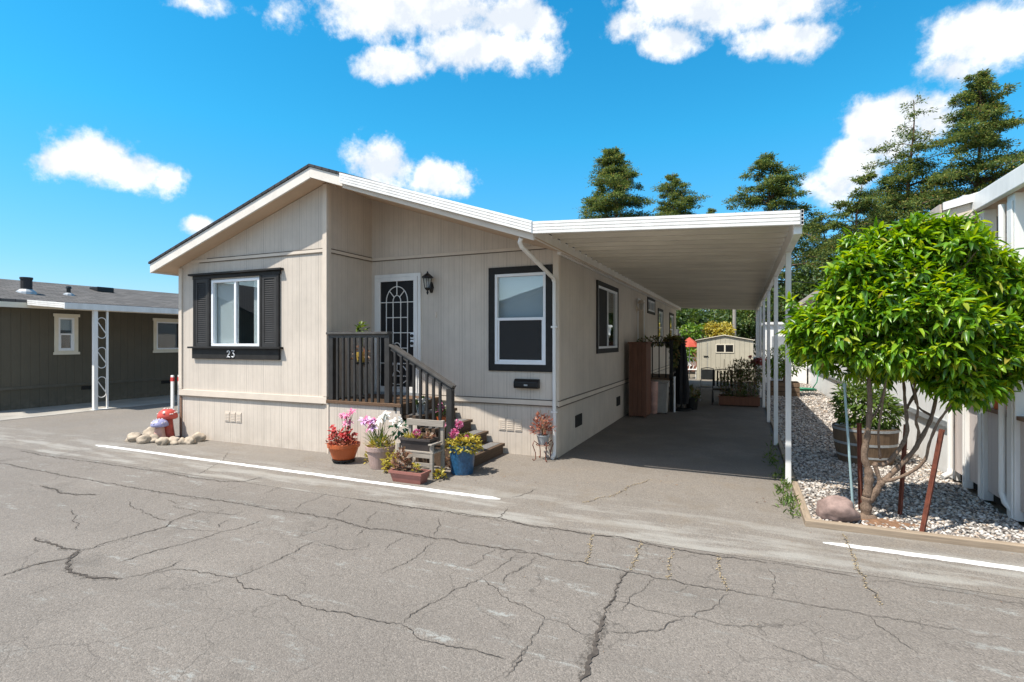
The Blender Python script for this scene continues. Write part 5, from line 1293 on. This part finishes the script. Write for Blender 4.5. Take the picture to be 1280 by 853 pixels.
# porch awning
m = MB(); m.prism([(6.45, 3.40), (8.28, 3.40), (8.28, 3.44), (6.45, 3.44)], 'x', 2.47, 6.5); m.build('porch_roof', M['metal_white'], rh)
m = MB(); m.box(2.40, 2.468, 6.40, 8.25, 3.27, 3.455); m.box(2.469, 6.5, 6.40, 6.448, 3.27, 3.455); m.build('porch_beam', M['metal_white'], rh, bevel=.008)
m = MB(); m.box(2.40, 2.46, 7.90, 8.22, 3.46, 3.53); m.build('gutter_end', M['metal_white'], rh)
m = MB(); m.box(2.475, 6.4, 6.45, 8.2, 3.36, 3.395); m.build('porch_ceiling', M['soffit'], rh)
for (y0, y1, wd) in ((6.78, 6.95, .15), (7.53, 7.67, .12), (8.05, 8.13, .08)):
    m = MB(); m.box(RU-.03, RU-.03+wd, y0, y1, 0.02, 3.269 if y1 < 8 else 3.17)
    m.box(RU-.045, RU-.0305, y0+.03, y1-.03, .02, 3.2)
    m.build('porch_post', M['metal_white'], rh, bevel=.006)
m = MB()
m.box(RU+.01, RU+.05, 6.955, 7.525, .13, 1.02); m.box(RU+.01, RU+.05, 7.675, 8.045, .13, 1.02); m.box(RU+.01, RU+.05, 6.46, 6.775, .13, 1.02); m.box(RU+.01, RU+.05, 8.135, 8.545, .13, 1.02)
m.build('porch_panel', M['pink_panel'], rh)
m = MB(); m.box(RU-.02, RU+.12, 6.955, 7.525, 1.021, 1.06); m.box(RU-.02, RU+.12, 7.675, 8.045, 1.021, 1.06); m.box(RU-.02, RU+.12, 6.46, 6.775, 1.021, 1.06); m.build('porch_ledge', M['brown_board'], rh)
m = MB(); m.box(RU+.06, RU+.10, 6.46, 8.5, 0.02, .119); m.build('panel_shade_strip', M['gap'], rh)  # dark strip added as the shade in the gap under the panels
m = MB(); m.tube([(RU-.045, 8.52, 3.15), (RU-.045, 8.50, 3.0), (RU-.045, 8.50, .16), (RU-.06, 8.47, .10), (RU-.15, 8.42, .06)], .032, 10); m.build('downspout', M['metal_white'], rh)
m = MB(); m.tube([(RU-.055, 6.99, 3.2), (RU-.055, 6.99, .25), (RU-.05, 6.93, .16), (RU-.02, 6.84, .10)], .030, 10); m.build('downspout', M['metal_white'], rh)
m = MB(); m.box(2.62, 6.5, 6.40, 8.54, .0, .12); m.build('porch_floor', M['grey_wood'], rh)
for a in (4.30, 6.36):
    MB().box(a, a+.12, 6.46, 6.58, .121, 3.355).build('porch_post', M['metal_white'], rh, bevel=.006)
MB().box(2.72, 4.295, 6.50, 6.54, .13, 1.02).build('porch_panel', M['pink_panel'], rh)
MB().box(2.72, 4.295, 6.47, 6.57, 1.021, 1.06).build('porch_ledge', M['brown_board'], rh)
m = MB(); m.box(4.5, 4.6, 6.60, 8.54, .121, 3.355); m.build('porch_back_wall', M['pink_panel'], rh)
t = thing('clay_pot', 'small brown clay pot on the porch ledge beside the white post', 'pot', (RU+.05, 7.33, 1.061))
MB().lathe([(.05, 1.062), (.075, 1.16), (.08, 1.165), (.08, 1.185), (.066, 1.185), (.06, 1.15), (0, 1.15)], 16, RU+.05, 7.33).build('pot', M['terracotta'], t)
mound('foliage', t, M['leaf_dry'], (RU+.05, 7.33, 1.18), (.09, .09, .14), 60, .06, .03)

# ================================================================== under and behind the carport
x0, x1, y0, y1 = -2.47, -2.06, 12.62, 13.30
t = thing('storage_cabinet', 'tall reddish wooden cabinet standing against the side wall under the carport', 'cabinet', (x0, y0, 0))
m = MB(); m.box(x0, x1, y0+.021, y1, .03, 1.74); m.build('body', M['red_wood'], t, bevel=.006)
for k in range(4): MB().box(x0+.002+k*.102, x0+.1+k*.102, y0, y0+.020, .03, 1.74).build('board', M['red_wood'], t, bevel=.003)
m = MB(); m.box(x0-.02, x1+.03, y0-.02, y1+.02, 1.741, 1.775); m.build('top', M['red_wood'], t, bevel=.004)
m = MB(); m.box(x0+.02, x0+.06, y0+.03, y0+.09, 0, .03); m.box(x1-.06, x1-.02, y0+.03, y0+.09, 0, .03); m.box(x0+.02, x0+.06, y1-.09, y1-.03, 0, .03); m.box(x1-.06, x1-.02, y1-.09, y1-.03, 0, .03); m.build('foot', M['red_wood'], t)
# landing with rail at the side door
t = thing('side_landing', 'dark side door landing with black railing behind the cabinet', 'landing', (-2.1, 14.9, 0))
m = MB(); m.box(-2.56, -1.62, 13.95, 15.8, .80, .85); m.build('deck', M['deck'], t)
for (a, b) in ((-1.66, 13.98), (-1.66, 14.9), (-1.66, 15.74)): MB().box(a-.04, a+.04, b-.03, b+.05, 0, 1.78).build('post', M['charcoal'], t)
m = MB(); m.box(-1.70, -1.62, 13.95, 15.8, 1.781, 1.82); m.box(-1.68, -1.64, 13.97, 15.76, .95, .99); m.box(-2.55, -1.70, 13.95, 14.0, 1.74, 1.78); m.build('rail', M['charcoal'], t)
for k in range(12): MB().box(-1.672, -1.648, 14.09+k*.135, 14.115+k*.135, .991, 1.779).build('baluster', M['charcoal'], t)
for k in range(5): MB().box(-2.48+k*.17, -2.455+k*.17, 13.96, 13.985, .86, 1.739).build('baluster', M['charcoal'], t)
for k in range(3): MB().box(-2.5, -1.66, 15.8+k*.28, 16.08+k*.28, .60-k*.2, .64-k*.2).build('step', M['step'], t)
M['hang'] = leafmat('shade_leaf', [(0, (.05, .07, .02)), (.6, (.11, .14, .04)), (1, (.28, .17, .06))])
rg = np.random.default_rng(8)
o = leafball('trailing_plant', None, M['hang'], [(-1.66, 14.2+i*.24, 1.80-.02*i % .1, .20, .17, .13) for i in range(7)]+[(-2.1, 14.05, 1.80, .4, .12, .12)]+[(-1.60, 14.1+i*.3, 1.45, .10, .08, .32) for i in range(5)], 2600, .075, .04, rg, -.5, (-1.66, 14.9, 1.8))
tag(o, 'trailing plant with brownish leaves spilling over the side landing rail', 'plant')
M['beige_bin'] = plain('pale_plastic_bin', (.30, .285, .26), .5, bump=.03)
x, y = -1.84, 13.60
t = thing('waste_bin', 'pale plastic bin with lid standing beside the red cabinet', 'bin', (x, y, 0))
m = MB(); m.prism([(-.13, .02), (.13, .02), (.16, .76), (-.16, .76)], 'y', -.14, .14); m.v = [(p[0]+x, p[1]+y, p[2]) for p in m.v]; m.build('body', M['beige_bin'], t, bevel=.02)
m = MB(); m.box(x-.175, x+.175, y-.16, y+.16, .762, .80); m.build('lid', M['beige_bin'], t, bevel=.012)
m = MB(); m.box(x-.13, x-.09, y-.12, y+.12, 0, .02); m.box(x+.09, x+.13, y-.12, y+.12, 0, .02); m.build('foot', M['black'], t)
x, y = -2.02, 13.46
t = thing('clay_urn', 'tall brown clay urn squeezed between the cabinet and pale bin', 'urn', (x, y, 0))
MB().lathe([(.07, .0), (.09, .02), (.11, .45), (.115, .75), (.125, .80), (.11, .80), (.10, .74), (0, .7)], 18, x, y).build('body', M['stem_pink'], t, smooth=True)
x, y = -1.43, 14.35
t = thing('patio_umbrella', 'folded black patio umbrella standing in a base by the landing', 'umbrella', (x, y, 0))
m = MB(); m.lathe([(.24, 0), (.24, .05), (.05, .09), (.035, .25), (0, .25)], 20, x, y); m.build('base', M['black'], t)
MB().tube([(x, y, .2), (x, y, 1.9)], .02, 8).build('pole', M['galv'], t)
m = MB(); k = 16; prof = [(.13, .18), (.155, .45), (.13, .9), (.11, 1.25), (.085, 1.6), (.03, 1.86), (0, 1.88)]
m.lathe(prof, 24, x, y); m.v = [(x+(p[0]-x)*(1+.22*math.sin(6*math.atan2(p[1]-y, p[0]-x))), y+(p[1]-y)*(1+.22*math.sin(6*math.atan2(p[1]-y, p[0]-x))), p[2]) for p in m.v]
m.build('canopy', M['black_cloth'], t)
m = MB(); m.tube([(-1.57, 13.9, 0), (-1.57, 13.9, .87)], .022, 10); m.tube([(-1.57, 13.9, .87), (-1.57, 13.9, .90)], .028, 10); tag(m.build('standpipe', M['vinyl'], None, origin=(-1.57, 13.9, 0)), 'short white standpipe in front of the folded umbrella', 'pipe')
x, y = -1.22, 14.7
t = thing('black_pot', 'squat black nursery pot with dark plant near the umbrella base', 'potted plant', (x, y, 0))
MB().lathe([(.13, 0), (.17, .3), (.155, .3), (.15, .25), (0, .25)], 18, x, y).build('pot', M['black'], t)
mound('foliage', t, M['hang'], (x, y, .28), (.2, .2, .35), 160, .10, .05)
# folding chair
def chair(x, y, w_, lab, mat, slat):
    t = thing('garden_chair', lab, 'chair', (x, y, 0), 'chairs under the carport')
    m = MB()
    for s in (0, w_):
        m.tube([(x+s, y+.42, 0), (x+s, y, .42), (x+s, y+.10, .62)], .013, 8) if not slat else m.tube([(x+s, y, 0), (x+s, y+.03, .40), (x+s, y+.5, .40), (x+s, y+.55, 0)], .014, 8)
        m.tube([(x+s, y-.02, 0), (x+s, y+.38, .44), (x+s, y+.48, .95)], .013, 8)
    m.tube([(x, y+.48, .95), (x+w_/2, y+.49, .985), (x+w_, y+.48, .95)], .013, 8)
    m.tube([(x, y+.01, .42), (x+w_, y+.01, .42)], .011, 8)
    m.build('frame', M['black'] if slat else M['galv'], t)
    m = MB(); m.box(x+.014, x+w_-.014, y, y+.40, .425, .445); m.build('seat', mat, t)
    if slat:
        for k in range(6): MB().bar((x+.03+k*(w_-.06)/5, y+.40, .50), (x+.03+k*(w_-.06)/5, y+.48, .94), .045, .012, (0, 1, 0)).build('back_slat', mat, t)
    else:
        m = MB(); m.bar((x+w_/2, y+.415, .62), (x+w_/2, y+.475, .93), w_-.03, .012, (0, 1, 0)); m.build('backrest', mat, t)
M['chair_beige'] = plain('beige_chair_mesh', (.34, .32, .28), .7, bump=.05)
chair(-1.16, 16.8, .36, 'beige folding chair in front of the cream shed', M['chair_beige'], False)
chair(-.78, 16.0, .52, 'black slatted patio chair beside the red planter', M['charcoal'], True)
M['bushmix'] = leafmat('bush_mix', [(0, (.03, .06, .012)), (.5, (.08, .12, .025)), (.8, (.16, .13, .05)), (1, (.24, .13, .07))])
t = thing('planter_bed', 'long low red planter box with tall straggly bush under the carport', 'planter', (-.05, 16.0, 0))
m = MB(); m.box(-.60, .44, 15.78, 15.81, .04, .25); m.box(-.60, .44, 16.35, 16.38, .04, .25); m.box(-.60, -.57, 15.811, 16.349, .04, .25); m.box(.41, .44, 15.811, 16.349, .04, .25); m.box(-.62, .46, 15.77, 15.80, .251, .275); m.box(-.62, .46, 16.36, 16.39, .251, .275); m.build('box', M['red_wood'], t)
m = MB(); m.box(-.56, .40, 15.82, 16.34, .0, .22); m.build('soil', M['earth'], t)
leafball('foliage', t, M['bushmix'], [(-.25, 16.05, .62, .36, .3, .42), (.15, 16.1, .72, .34, .3, .50), (-.02, 16.0, 1.0, .22, .2, .30), (.30, 16.15, .95, .2, .2, .35)], 2600, .075, .03, rg, .1)
m = MB()
for i in range(40):
    a = Vector((rr.uniform(-.5, .38), rr.uniform(15.9, 16.25), .22)); m.tube([a, a+Vector((rr.gauss(0, .05), rr.gauss(0, .05), .4)), a+Vector((rr.gauss(0, .14), rr.gauss(0, .1), rr.uniform(.6, 1.1)))], .006, 4)
m.build('stem', M['bark'], t)
tips = [Vector((.42+rr.gauss(0, .10), 16.15+rr.gauss(0, .08), 1.24+rr.gauss(0, .07))) for _ in range(26)]
blossom('red_flower', t, petals('dull_red_petal', [(.20, .03, .03), (.34, .06, .05), (.40, .12, .09)]), tips, .07, .05, 6)
# shed
sx0, sx1, sy0, sy1 = -1.94, .45, 26.0, 28.4
t = thing('garden_shed', 'cream metal garden shed with low gable roof at the end of the carport', 'shed', (-.75, 26, 0))
m = MB(); m.prism([(sx0, 0), (sx1, 0), (sx1, 1.82), (-.75, 2.04), (sx0, 1.82)], 'y', sy0, sy0+.04); m.build('front_wall', M['shed_x'], t)
m = MB(); m.box(sx0, sx0+.04, sy0+.041, sy1, 0, 1.79); m.box(sx1-.04, sx1, sy0+.041, sy1, 0, 1.79); m.build('side_wall', M['shed_y'], t)
m = MB(); m.box(sx0+.041, sx1-.041, sy1-.04, sy1, 0, 1.8); m.build('rear_wall', M['shed_x'], t)
m = MB(); m.prism([(sx0-.06, 1.82), (-.75, 2.055), (sx1+.06, 1.82), (sx1+.06, 1.85), (-.75, 2.09), (sx0-.06, 1.85)], 'y', sy0-.06, sy1+.06); m.build('roof', M['cream'], t)
m = MB(); m.box(sx0+.10, sx0+.11, sy0-.012, sy0-.001, .03, 1.74); m.box(sx0+.46, sx0+.475, sy0-.012, sy0-.001, .03, 1.74); dr = m.build('door', M['galv'], t)
m = MB(); m.box(sx0+.30, sx0+.50, sy0-.03, sy0-.013, 1.08, 1.12); m.build('latch', M['black'], dr)
m = MB(); m.box(-1.12, -.34, sy0-.02, sy0-.001, 1.26, 1.30); m.box(-1.12, -.34, sy0-.02, sy0-.001, 1.62, 1.66); m.box(-1.12, -1.08, sy0-.02, sy0-.001, 1.301, 1.619); m.box(-.38, -.34, sy0-.02, sy0-.001, 1.301, 1.619); m.box(-.76, -.70, sy0-.02, sy0-.001, 1.301, 1.619); ww = m.build('window', M['cream'], t)
m = MB(); m.box(-1.079, -.381, sy0-.010, sy0-.002, 1.302, 1.618); m.build('pane', M['black'], ww)
# white garden chair, red umbrella, plant crate and hose farther back
M['white_paint'] = plain('white_paint', (.78, .78, .76), .5, bump=.05)
x, y = -2.9, 26.6
t = thing('white_bench', 'white openwork metal bench in the sun behind the home', 'bench', (x, y, 0))
m = MB()
for k in range(7): m.tube([(x-.1+k*.16, y+.35, .45), (x-.02+k*.16, y+.38, .70), (x-.1+k*.16, y+.4, .95)], .014, 6)
for k in range(6): m.tube([(x-.02+k*.16+.06*math.cos(a*.785), y+.38, .70+.1*math.sin(a*.785)) for a in range(8)], .012, 5, closed=True)
m.tube([(x-.15, y+.4, .97), (x+.4, y+.4, 1.04), (x+.92, y+.4, .97)], .016, 6); m.build('backrest', M['white_paint'], t)
m = MB(); m.box(x-.15, x+.92, y-.05, y+.38, .42, .45); m.build('seat', M['white_paint'], t)
for (a, b) in ((-.12, 0), (.88, 0), (-.12, .34), (.88, .34)): MB().tube([(x+a, y+b, 0), (x+a, y+b, .42)], .018, 6).build('leg', M['white_paint'], t)
x, y = -2.35, 27.0
t = thing('red_parasol', 'faded red parasol half open beside the shed roof', 'parasol', (x, y, 0))
MB().tube([(x, y, 0), (x, y, 1.95)], .02, 8).build('pole', M['galv'], t)
MB().lathe([(.50, 1.52), (.32, 1.74), (.03, 1.97), (0, 1.98)], 8, x, y).build('canopy', plain('faded_red_cloth', (.42, .07, .04), .8, bump=.1), t)
t = thing('back_house', 'reddish brown low building beyond the rear of the tan home', 'house', (-5, 34, 0))
m = MB(); m.box(-8.5, -1.4, 33, 37, 0, 2.0); m.build('wall', plain('reddish_wall', (.30, .13, .09), .8, scale=2, bump=.2), t)
m = MB(); m.prism([(-9, 2.0), (-1.0, 2.0), (-1.6, 2.5), (-8.4, 2.5)], 'y', 32.7, 37.3); m.build('roof', M['shingle'], t)
m = MB(); m.box(-4.2, -3.2, 32.95, 32.999, .9, 1.6); m.build('window', M['vinyl'], t)
x, y = 1.25, 19.4
t = thing('crate_planter', 'wooden crate planter with bright leafy shrub at the far end of the gravel', 'planter', (x, y, 0))
m = MB()
for k in range(3): m.box(x-.42, x+.42, y-.42, y-.40, .04+k*.15, .17+k*.15); m.box(x-.42, x+.42, y+.40, y+.42, .04+k*.15, .17+k*.15); m.box(x-.42, x-.40, y-.399, y+.399, .04+k*.15, .17+k*.15); m.box(x+.40, x+.42, y-.399, y+.399, .04+k*.15, .17+k*.15)
m.build('crate', M['barrel'], t)
m = MB(); m.box(x-.39, x+.39, y-.39, y+.39, 0.0, .42); m.build('soil', M['earth'], t)
M['leaf_bright'] = leafmat('bright_leaf', [(0, (.04, .10, .012)), (.5, (.10, .20, .02)), (1, (.2, .30, .04))])
leafball('foliage', t, M['leaf_bright'], [(x, y, 1.15, .6, .5, .45), (x-.25, y, .9, .35, .35, .3), (x+.3, y, 1.45, .4, .4, .35)], 1700, .11, .05, rg)
m = MB(); m.tube([(x, y, .4), (x+.02, y, .8), (x, y, 1.2)], .04, 8); m.build('trunk', M['bark'], t)
m = MB(); hp = []
for i in range(60):
    a = i*.42; r = .30+.05*math.sin(i*.9); hp.append((1.95+r*math.cos(a)*1.3, 21.4+r*math.sin(a), .035+.0016*i))
hp += [(2.2, 21.2, .05), (2.40, 21.3, .35), (2.46, 21.3, .8)]
m.tube(hp, .018, 6); tag(m.build('garden_hose', plain('green_hose', (.03, .22, .12), .4, bump=0), None, True, origin=(1.95, 21.4, 0)), 'coiled green garden hose on the gravel by the white wall', 'hose')
t = thing('back_shed', 'white outbuilding closing the far end of the gravel strip', 'outbuilding', (1.8, 26, 0))
m = MB(); m.box(.9, 2.45, 25.0, 26.6, 0, 2.5); m.build('wall', M['white_siding_y'], t)
m = MB(); m.box(.8, 2.46, 24.9, 26.7, 2.501, 2.6); m.build('roof', M['metal_white'], t)
m = MB(); m.box(1.15, 1.75, 24.97, 24.999, .05, 2.0); m.build('door', M['galv'], t)
m = MB(); m.box(1.85, 2.3, 24.975, 24.999, 1.2, 2.0); m.build('window', M['black'], t)

# ================================================================== trees
rg = np.random.default_rng(77)
M['conifer_bark'] = plain('conifer_bark', (.16, .095, .065), .9, var=.4, scale=4, bump=.5)
M['needles'] = leafmat('conifer_foliage', [(0, (.026, .060, .020)), (.35, (.066, .118, .034)), (.7, (.128, .178, .046)), (.93, (.21, .235, .058)), (1, (.27, .19, .07))], .7, .30, spec=.2)
def conifer(x, y, h, rb, f0, n_br, label, seed, prof=.9, bare=0.0, droop=.25, clump=1.0, trunk_r=.3, gap=.2):
    q = np.random.default_rng(seed); t = thing('conifer_tree', label, 'tree', (x, y, 0), 'tall conifers behind the homes')
    m = MB(); k = 14; tp = [(x+.25*math.sin(i*.7+seed)*i/k, y, h*i/k) for i in range(k+1)]
    m.tube(tp, [trunk_r*(1-.93*i/k) for i in range(k+1)], 8)
    PP = []; DD = []; SZ = []
    for i in range(n_br):
        u = q.random()**.85; z = h*(f0+(1-f0)*u*.995)
        L = rb*((1-u)**prof*.92+.06)*q.uniform(.55, 1.12)
        thin = u > 1-bare
        if thin and q.random() < .5: continue
        if q.random() < gap: L *= .55
        a = q.uniform(0, 6.283); ca, sa = math.cos(a), math.sin(a); rise = q.uniform(-.05, .30)+.45*u
        bx = x+.25*math.sin(z/h*k*.7+seed)*z/h; pts = []
        for s in np.linspace(0, 1, 5): pts.append((bx+ca*L*s, y+sa*L*s, z+L*(rise*s-droop*s*s*1.6)))
        m.tube(pts, [max(.02, .03*L/2)*(1-.7*s/4) for s in range(5)], 4)
        for w_ in range(int(2.2+L*1.15*clump)):            # boughs end in flat, separate sprays of foliage
            s = q.uniform(.30, 1.02) if w_ else 1.0; rc = (.20+.085*L)*q.uniform(.7, 1.25)*(1.15-.35*s); nn = int((50+120*rc)*(.28 if thin else 1))
            side = q.normal(0, 1)*L*.20*(1.1-.6*s)
            c0 = np.array([bx+ca*L*s-sa*side, y+sa*L*s+ca*side, z+L*(rise*s-droop*s*s*1.6)+q.normal(0, .10)])
            P = c0+q.normal(0, 1, (nn, 3))*np.array([rc, rc, rc*.34])*.66
            PP.append(P); d = (P-c0)/rc; DD.append(d*.8+np.array([ca, sa, -.1])*.5+q.normal(0, .55, d.shape))
    P = np.concatenate(PP); D = np.concatenate(DD); Nn = unit(np.array([0, 0, 1.])+q.normal(size=P.shape)*.55)
    v, f = cards(P, D, Nn, q.uniform(.12, .28, len(P)), q.uniform(.045, .095, len(P)))
    m.build('trunk', M['conifer_bark'], t); arrays('crown', v, f, M['needles'], t)
    return t
def at_dist(px, Z):
    r = ray(px, 426.5); f = Vector((-_s, _c, 0)); k = Z/r.dot(f); return r.x*k, r.y*k
def htop(py, Z): return EYE+(426.5-py)/662*Z
CON = [ # photo x of the stem, distance, photo y of the tip, base radius, ...
 (768, 46, 189, 9.0, .22, 225, 'full conifer rising behind the middle of the carport roof', 1, dict(prof=.98)),
 (843, 52, 217, 8.6, .25, 195, 'smaller conifer just right of the one above the carport middle', 2, dict(prof=.95)),
 (965, 40, 195, 7.4, .15, 185, 'spreading conifer above the outer corner of the carport', 3, dict(prof=.85)),
 (1074, 34, 219, 1.7, .66, 36, 'thin bare trunked conifer with small tufted crown', 4, dict(prof=.4, trunk_r=.22)),
 (1138, 38, 126, 5.8, .12, 200, 'tall conifer with a sparse dead looking tip in front of the cloud', 5, dict(prof=.72, bare=.24, gap=.30)),
 (1222, 36, 92, 7.8, .12, 230, 'tallest conifer, full and pointed, at the right', 6, dict(prof=.88, gap=.35)),
 (1030, 46, 272, 4.4, .08, 140, 'low bushy conifer between carport corner and thin trunk', 7, dict(prof=.4)),
 (1098, 44, 262, 4.2, .08, 130, 'dense conifer filling the gap right of the thin bare trunk', 10, dict(prof=.5)),
 (1300, 40, 190, 5.6, .12, 150, 'conifer half out of the picture at the right edge', 8, dict(prof=.7)),
 (890, 56, 262, 3.4, .10, 90, 'short conifer showing its tip over the carport roof', 9, dict(prof=.6)),
]
for (px, Z, py, rb, f0, nb_, lab, sd_, kw) in CON:
    x, y = at_dist(px, Z); conifer(x, y, htop(py, Z), rb, f0, nb_, lab, sd_, **kw)
M['bush_dark'] = leafmat('dark_tree_leaf', [(0, (.018, .040, .008)), (.5, (.040, .080, .014)), (1, (.09, .14, .025))], .5, .25)
M['bush_yellow'] = leafmat('yellow_tree_leaf', [(0, (.20, .17, .03)), (.5, (.34, .30, .04)), (1, (.48, .40, .07))], .5, .3)
def broadleaf(px, Z, py_top, wpx, label, seed, mat, n=3000, L=.30, W=.16):
    q = np.random.default_rng(seed); x, y = at_dist(px, Z); h = htop(py_top, Z); r = wpx/662*Z/2
    t = thing('broadleaf_tree', label, 'tree', (x, y, 0), 'trees behind the shed')
    m = MB(); lob = []
    m.tube([(x, y, 0), (x+.1, y, h*.35), (x-.05, y, h*.7)], [.16, .12, .05], 8)
    for k in range(12):
        a = q.uniform(0, 6.28); d = r*q.uniform(.15, .62); z = h*q.uniform(.32, .84); s = r*q.uniform(.30, .48)
        c = (x+d*math.cos(a), y+d*math.sin(a), min(z, h-s*.8)); lob.append((*c, s, s, s*.8)); m.tube([(x, y, h*.3), (x+(c[0]-x)*.5, y+(c[1]-y)*.5, c[2]*.8), c], [.08, .05, .02], 5)
    m.build('trunk', M['conifer_bark'], t); leafball('crown', t, M[mat], lob, n, L, W, q, -.2)
for a in ((862, 34, 375, 120, 'dark green tree behind the rear corner of the tan home', 1, 'bush_dark', 3800), (925, 37, 380, 110, 'dark green tree behind the right half of the shed', 2, 'bush_dark', 3400),
          (900, 29, 392, 48, 'yellow leaved shrub tree rising over the shed roof', 3, 'bush_yellow', 2600, .16, .09), (985, 36, 345, 110, 'mid green tree behind the outer carport posts', 4, 'bush_dark', 3400),
          (1060, 34, 320, 120, 'broad green tree behind the citrus crown', 5, 'bush_dark', 3600), (855, 30, 400, 60, 'lighter green shrub tree low behind the home', 6, 'leaf_bright', 1800, .2, .1),
          (1140, 32, 290, 130, 'broad tree behind the right neighbour roof', 7, 'bush_dark', 3400)):
    broadleaf(*a)
m = MB(); a = Vector((*at_dist(975, 33), 5.6)); b = Vector((*at_dist(1150, 30), 5.3)); m.tube([a.lerp(b, i/12)+Vector((0, 0, -.5*math.sin(math.pi*i/12))) for i in range(13)], .02, 5)
p1 = Vector((*at_dist(918, 31), 0)); MB
up_ = thing('utility_pole', 'grey utility pole with sagging wire among the trees behind the shed', 'pole', p1)
MB().tube([p1, p1+Vector((0, 0, 5.7))], [.12, .09], 10).build('pole', M['grey_wood'], up_)
m = MB(); e_ = Vector((*at_dist(1250, 30), 5.5)); s_ = p1+Vector((0, 0, 5.6)); m.tube([s_.lerp(e_, i/20)+Vector((0, 0, -.5*math.sin(math.pi*i/20))) for i in range(21)], .018, 5); m.build('wire', M['black'], up_)

# ================================================================== across the street (seen only mirrored in the window glass)
t = thing('opposite_house', 'gabled house across the street mirrored in the windows', 'house', (-8, -14, 0))
m = MB()
m.box(-17, 1, -22, -13.5, 0, 2.9); m.prism([(-17, 2.91), (1, 2.91), (-8, 5.4)], 'y', -22, -13.5); m.build('wall', M['olive_x'], t)
m = MB(); m.prism([(-17.5, 2.8), (-8, 5.45), (1.5, 2.8), (1.5, 2.95), (-8, 5.62), (-17.5, 2.95)], 'y', -22.5, -12.9); m.build('roof', M['shingle_dark'], t)

t = thing('opposite_house', 'second gabled house across the street mirrored in the shuttered window', 'house', (-34, -14, 0))
m = MB()
m.box(-43, -28, -22, -11.5, 0, 3.2); m.prism([(-43, 3.21), (-28, 3.21), (-35.5, 5.9)], 'y', -22, -11.5); m.build('wall', M['olive_x'], t)
m = MB(); m.prism([(-43.6, 3.0), (-35.5, 5.95), (-27.4, 3.0), (-27.4, 3.15), (-35.5, 6.12), (-43.6, 3.15)], 'y', -22.5, -11.0); m.build('roof', M['shingle_dark'], t)
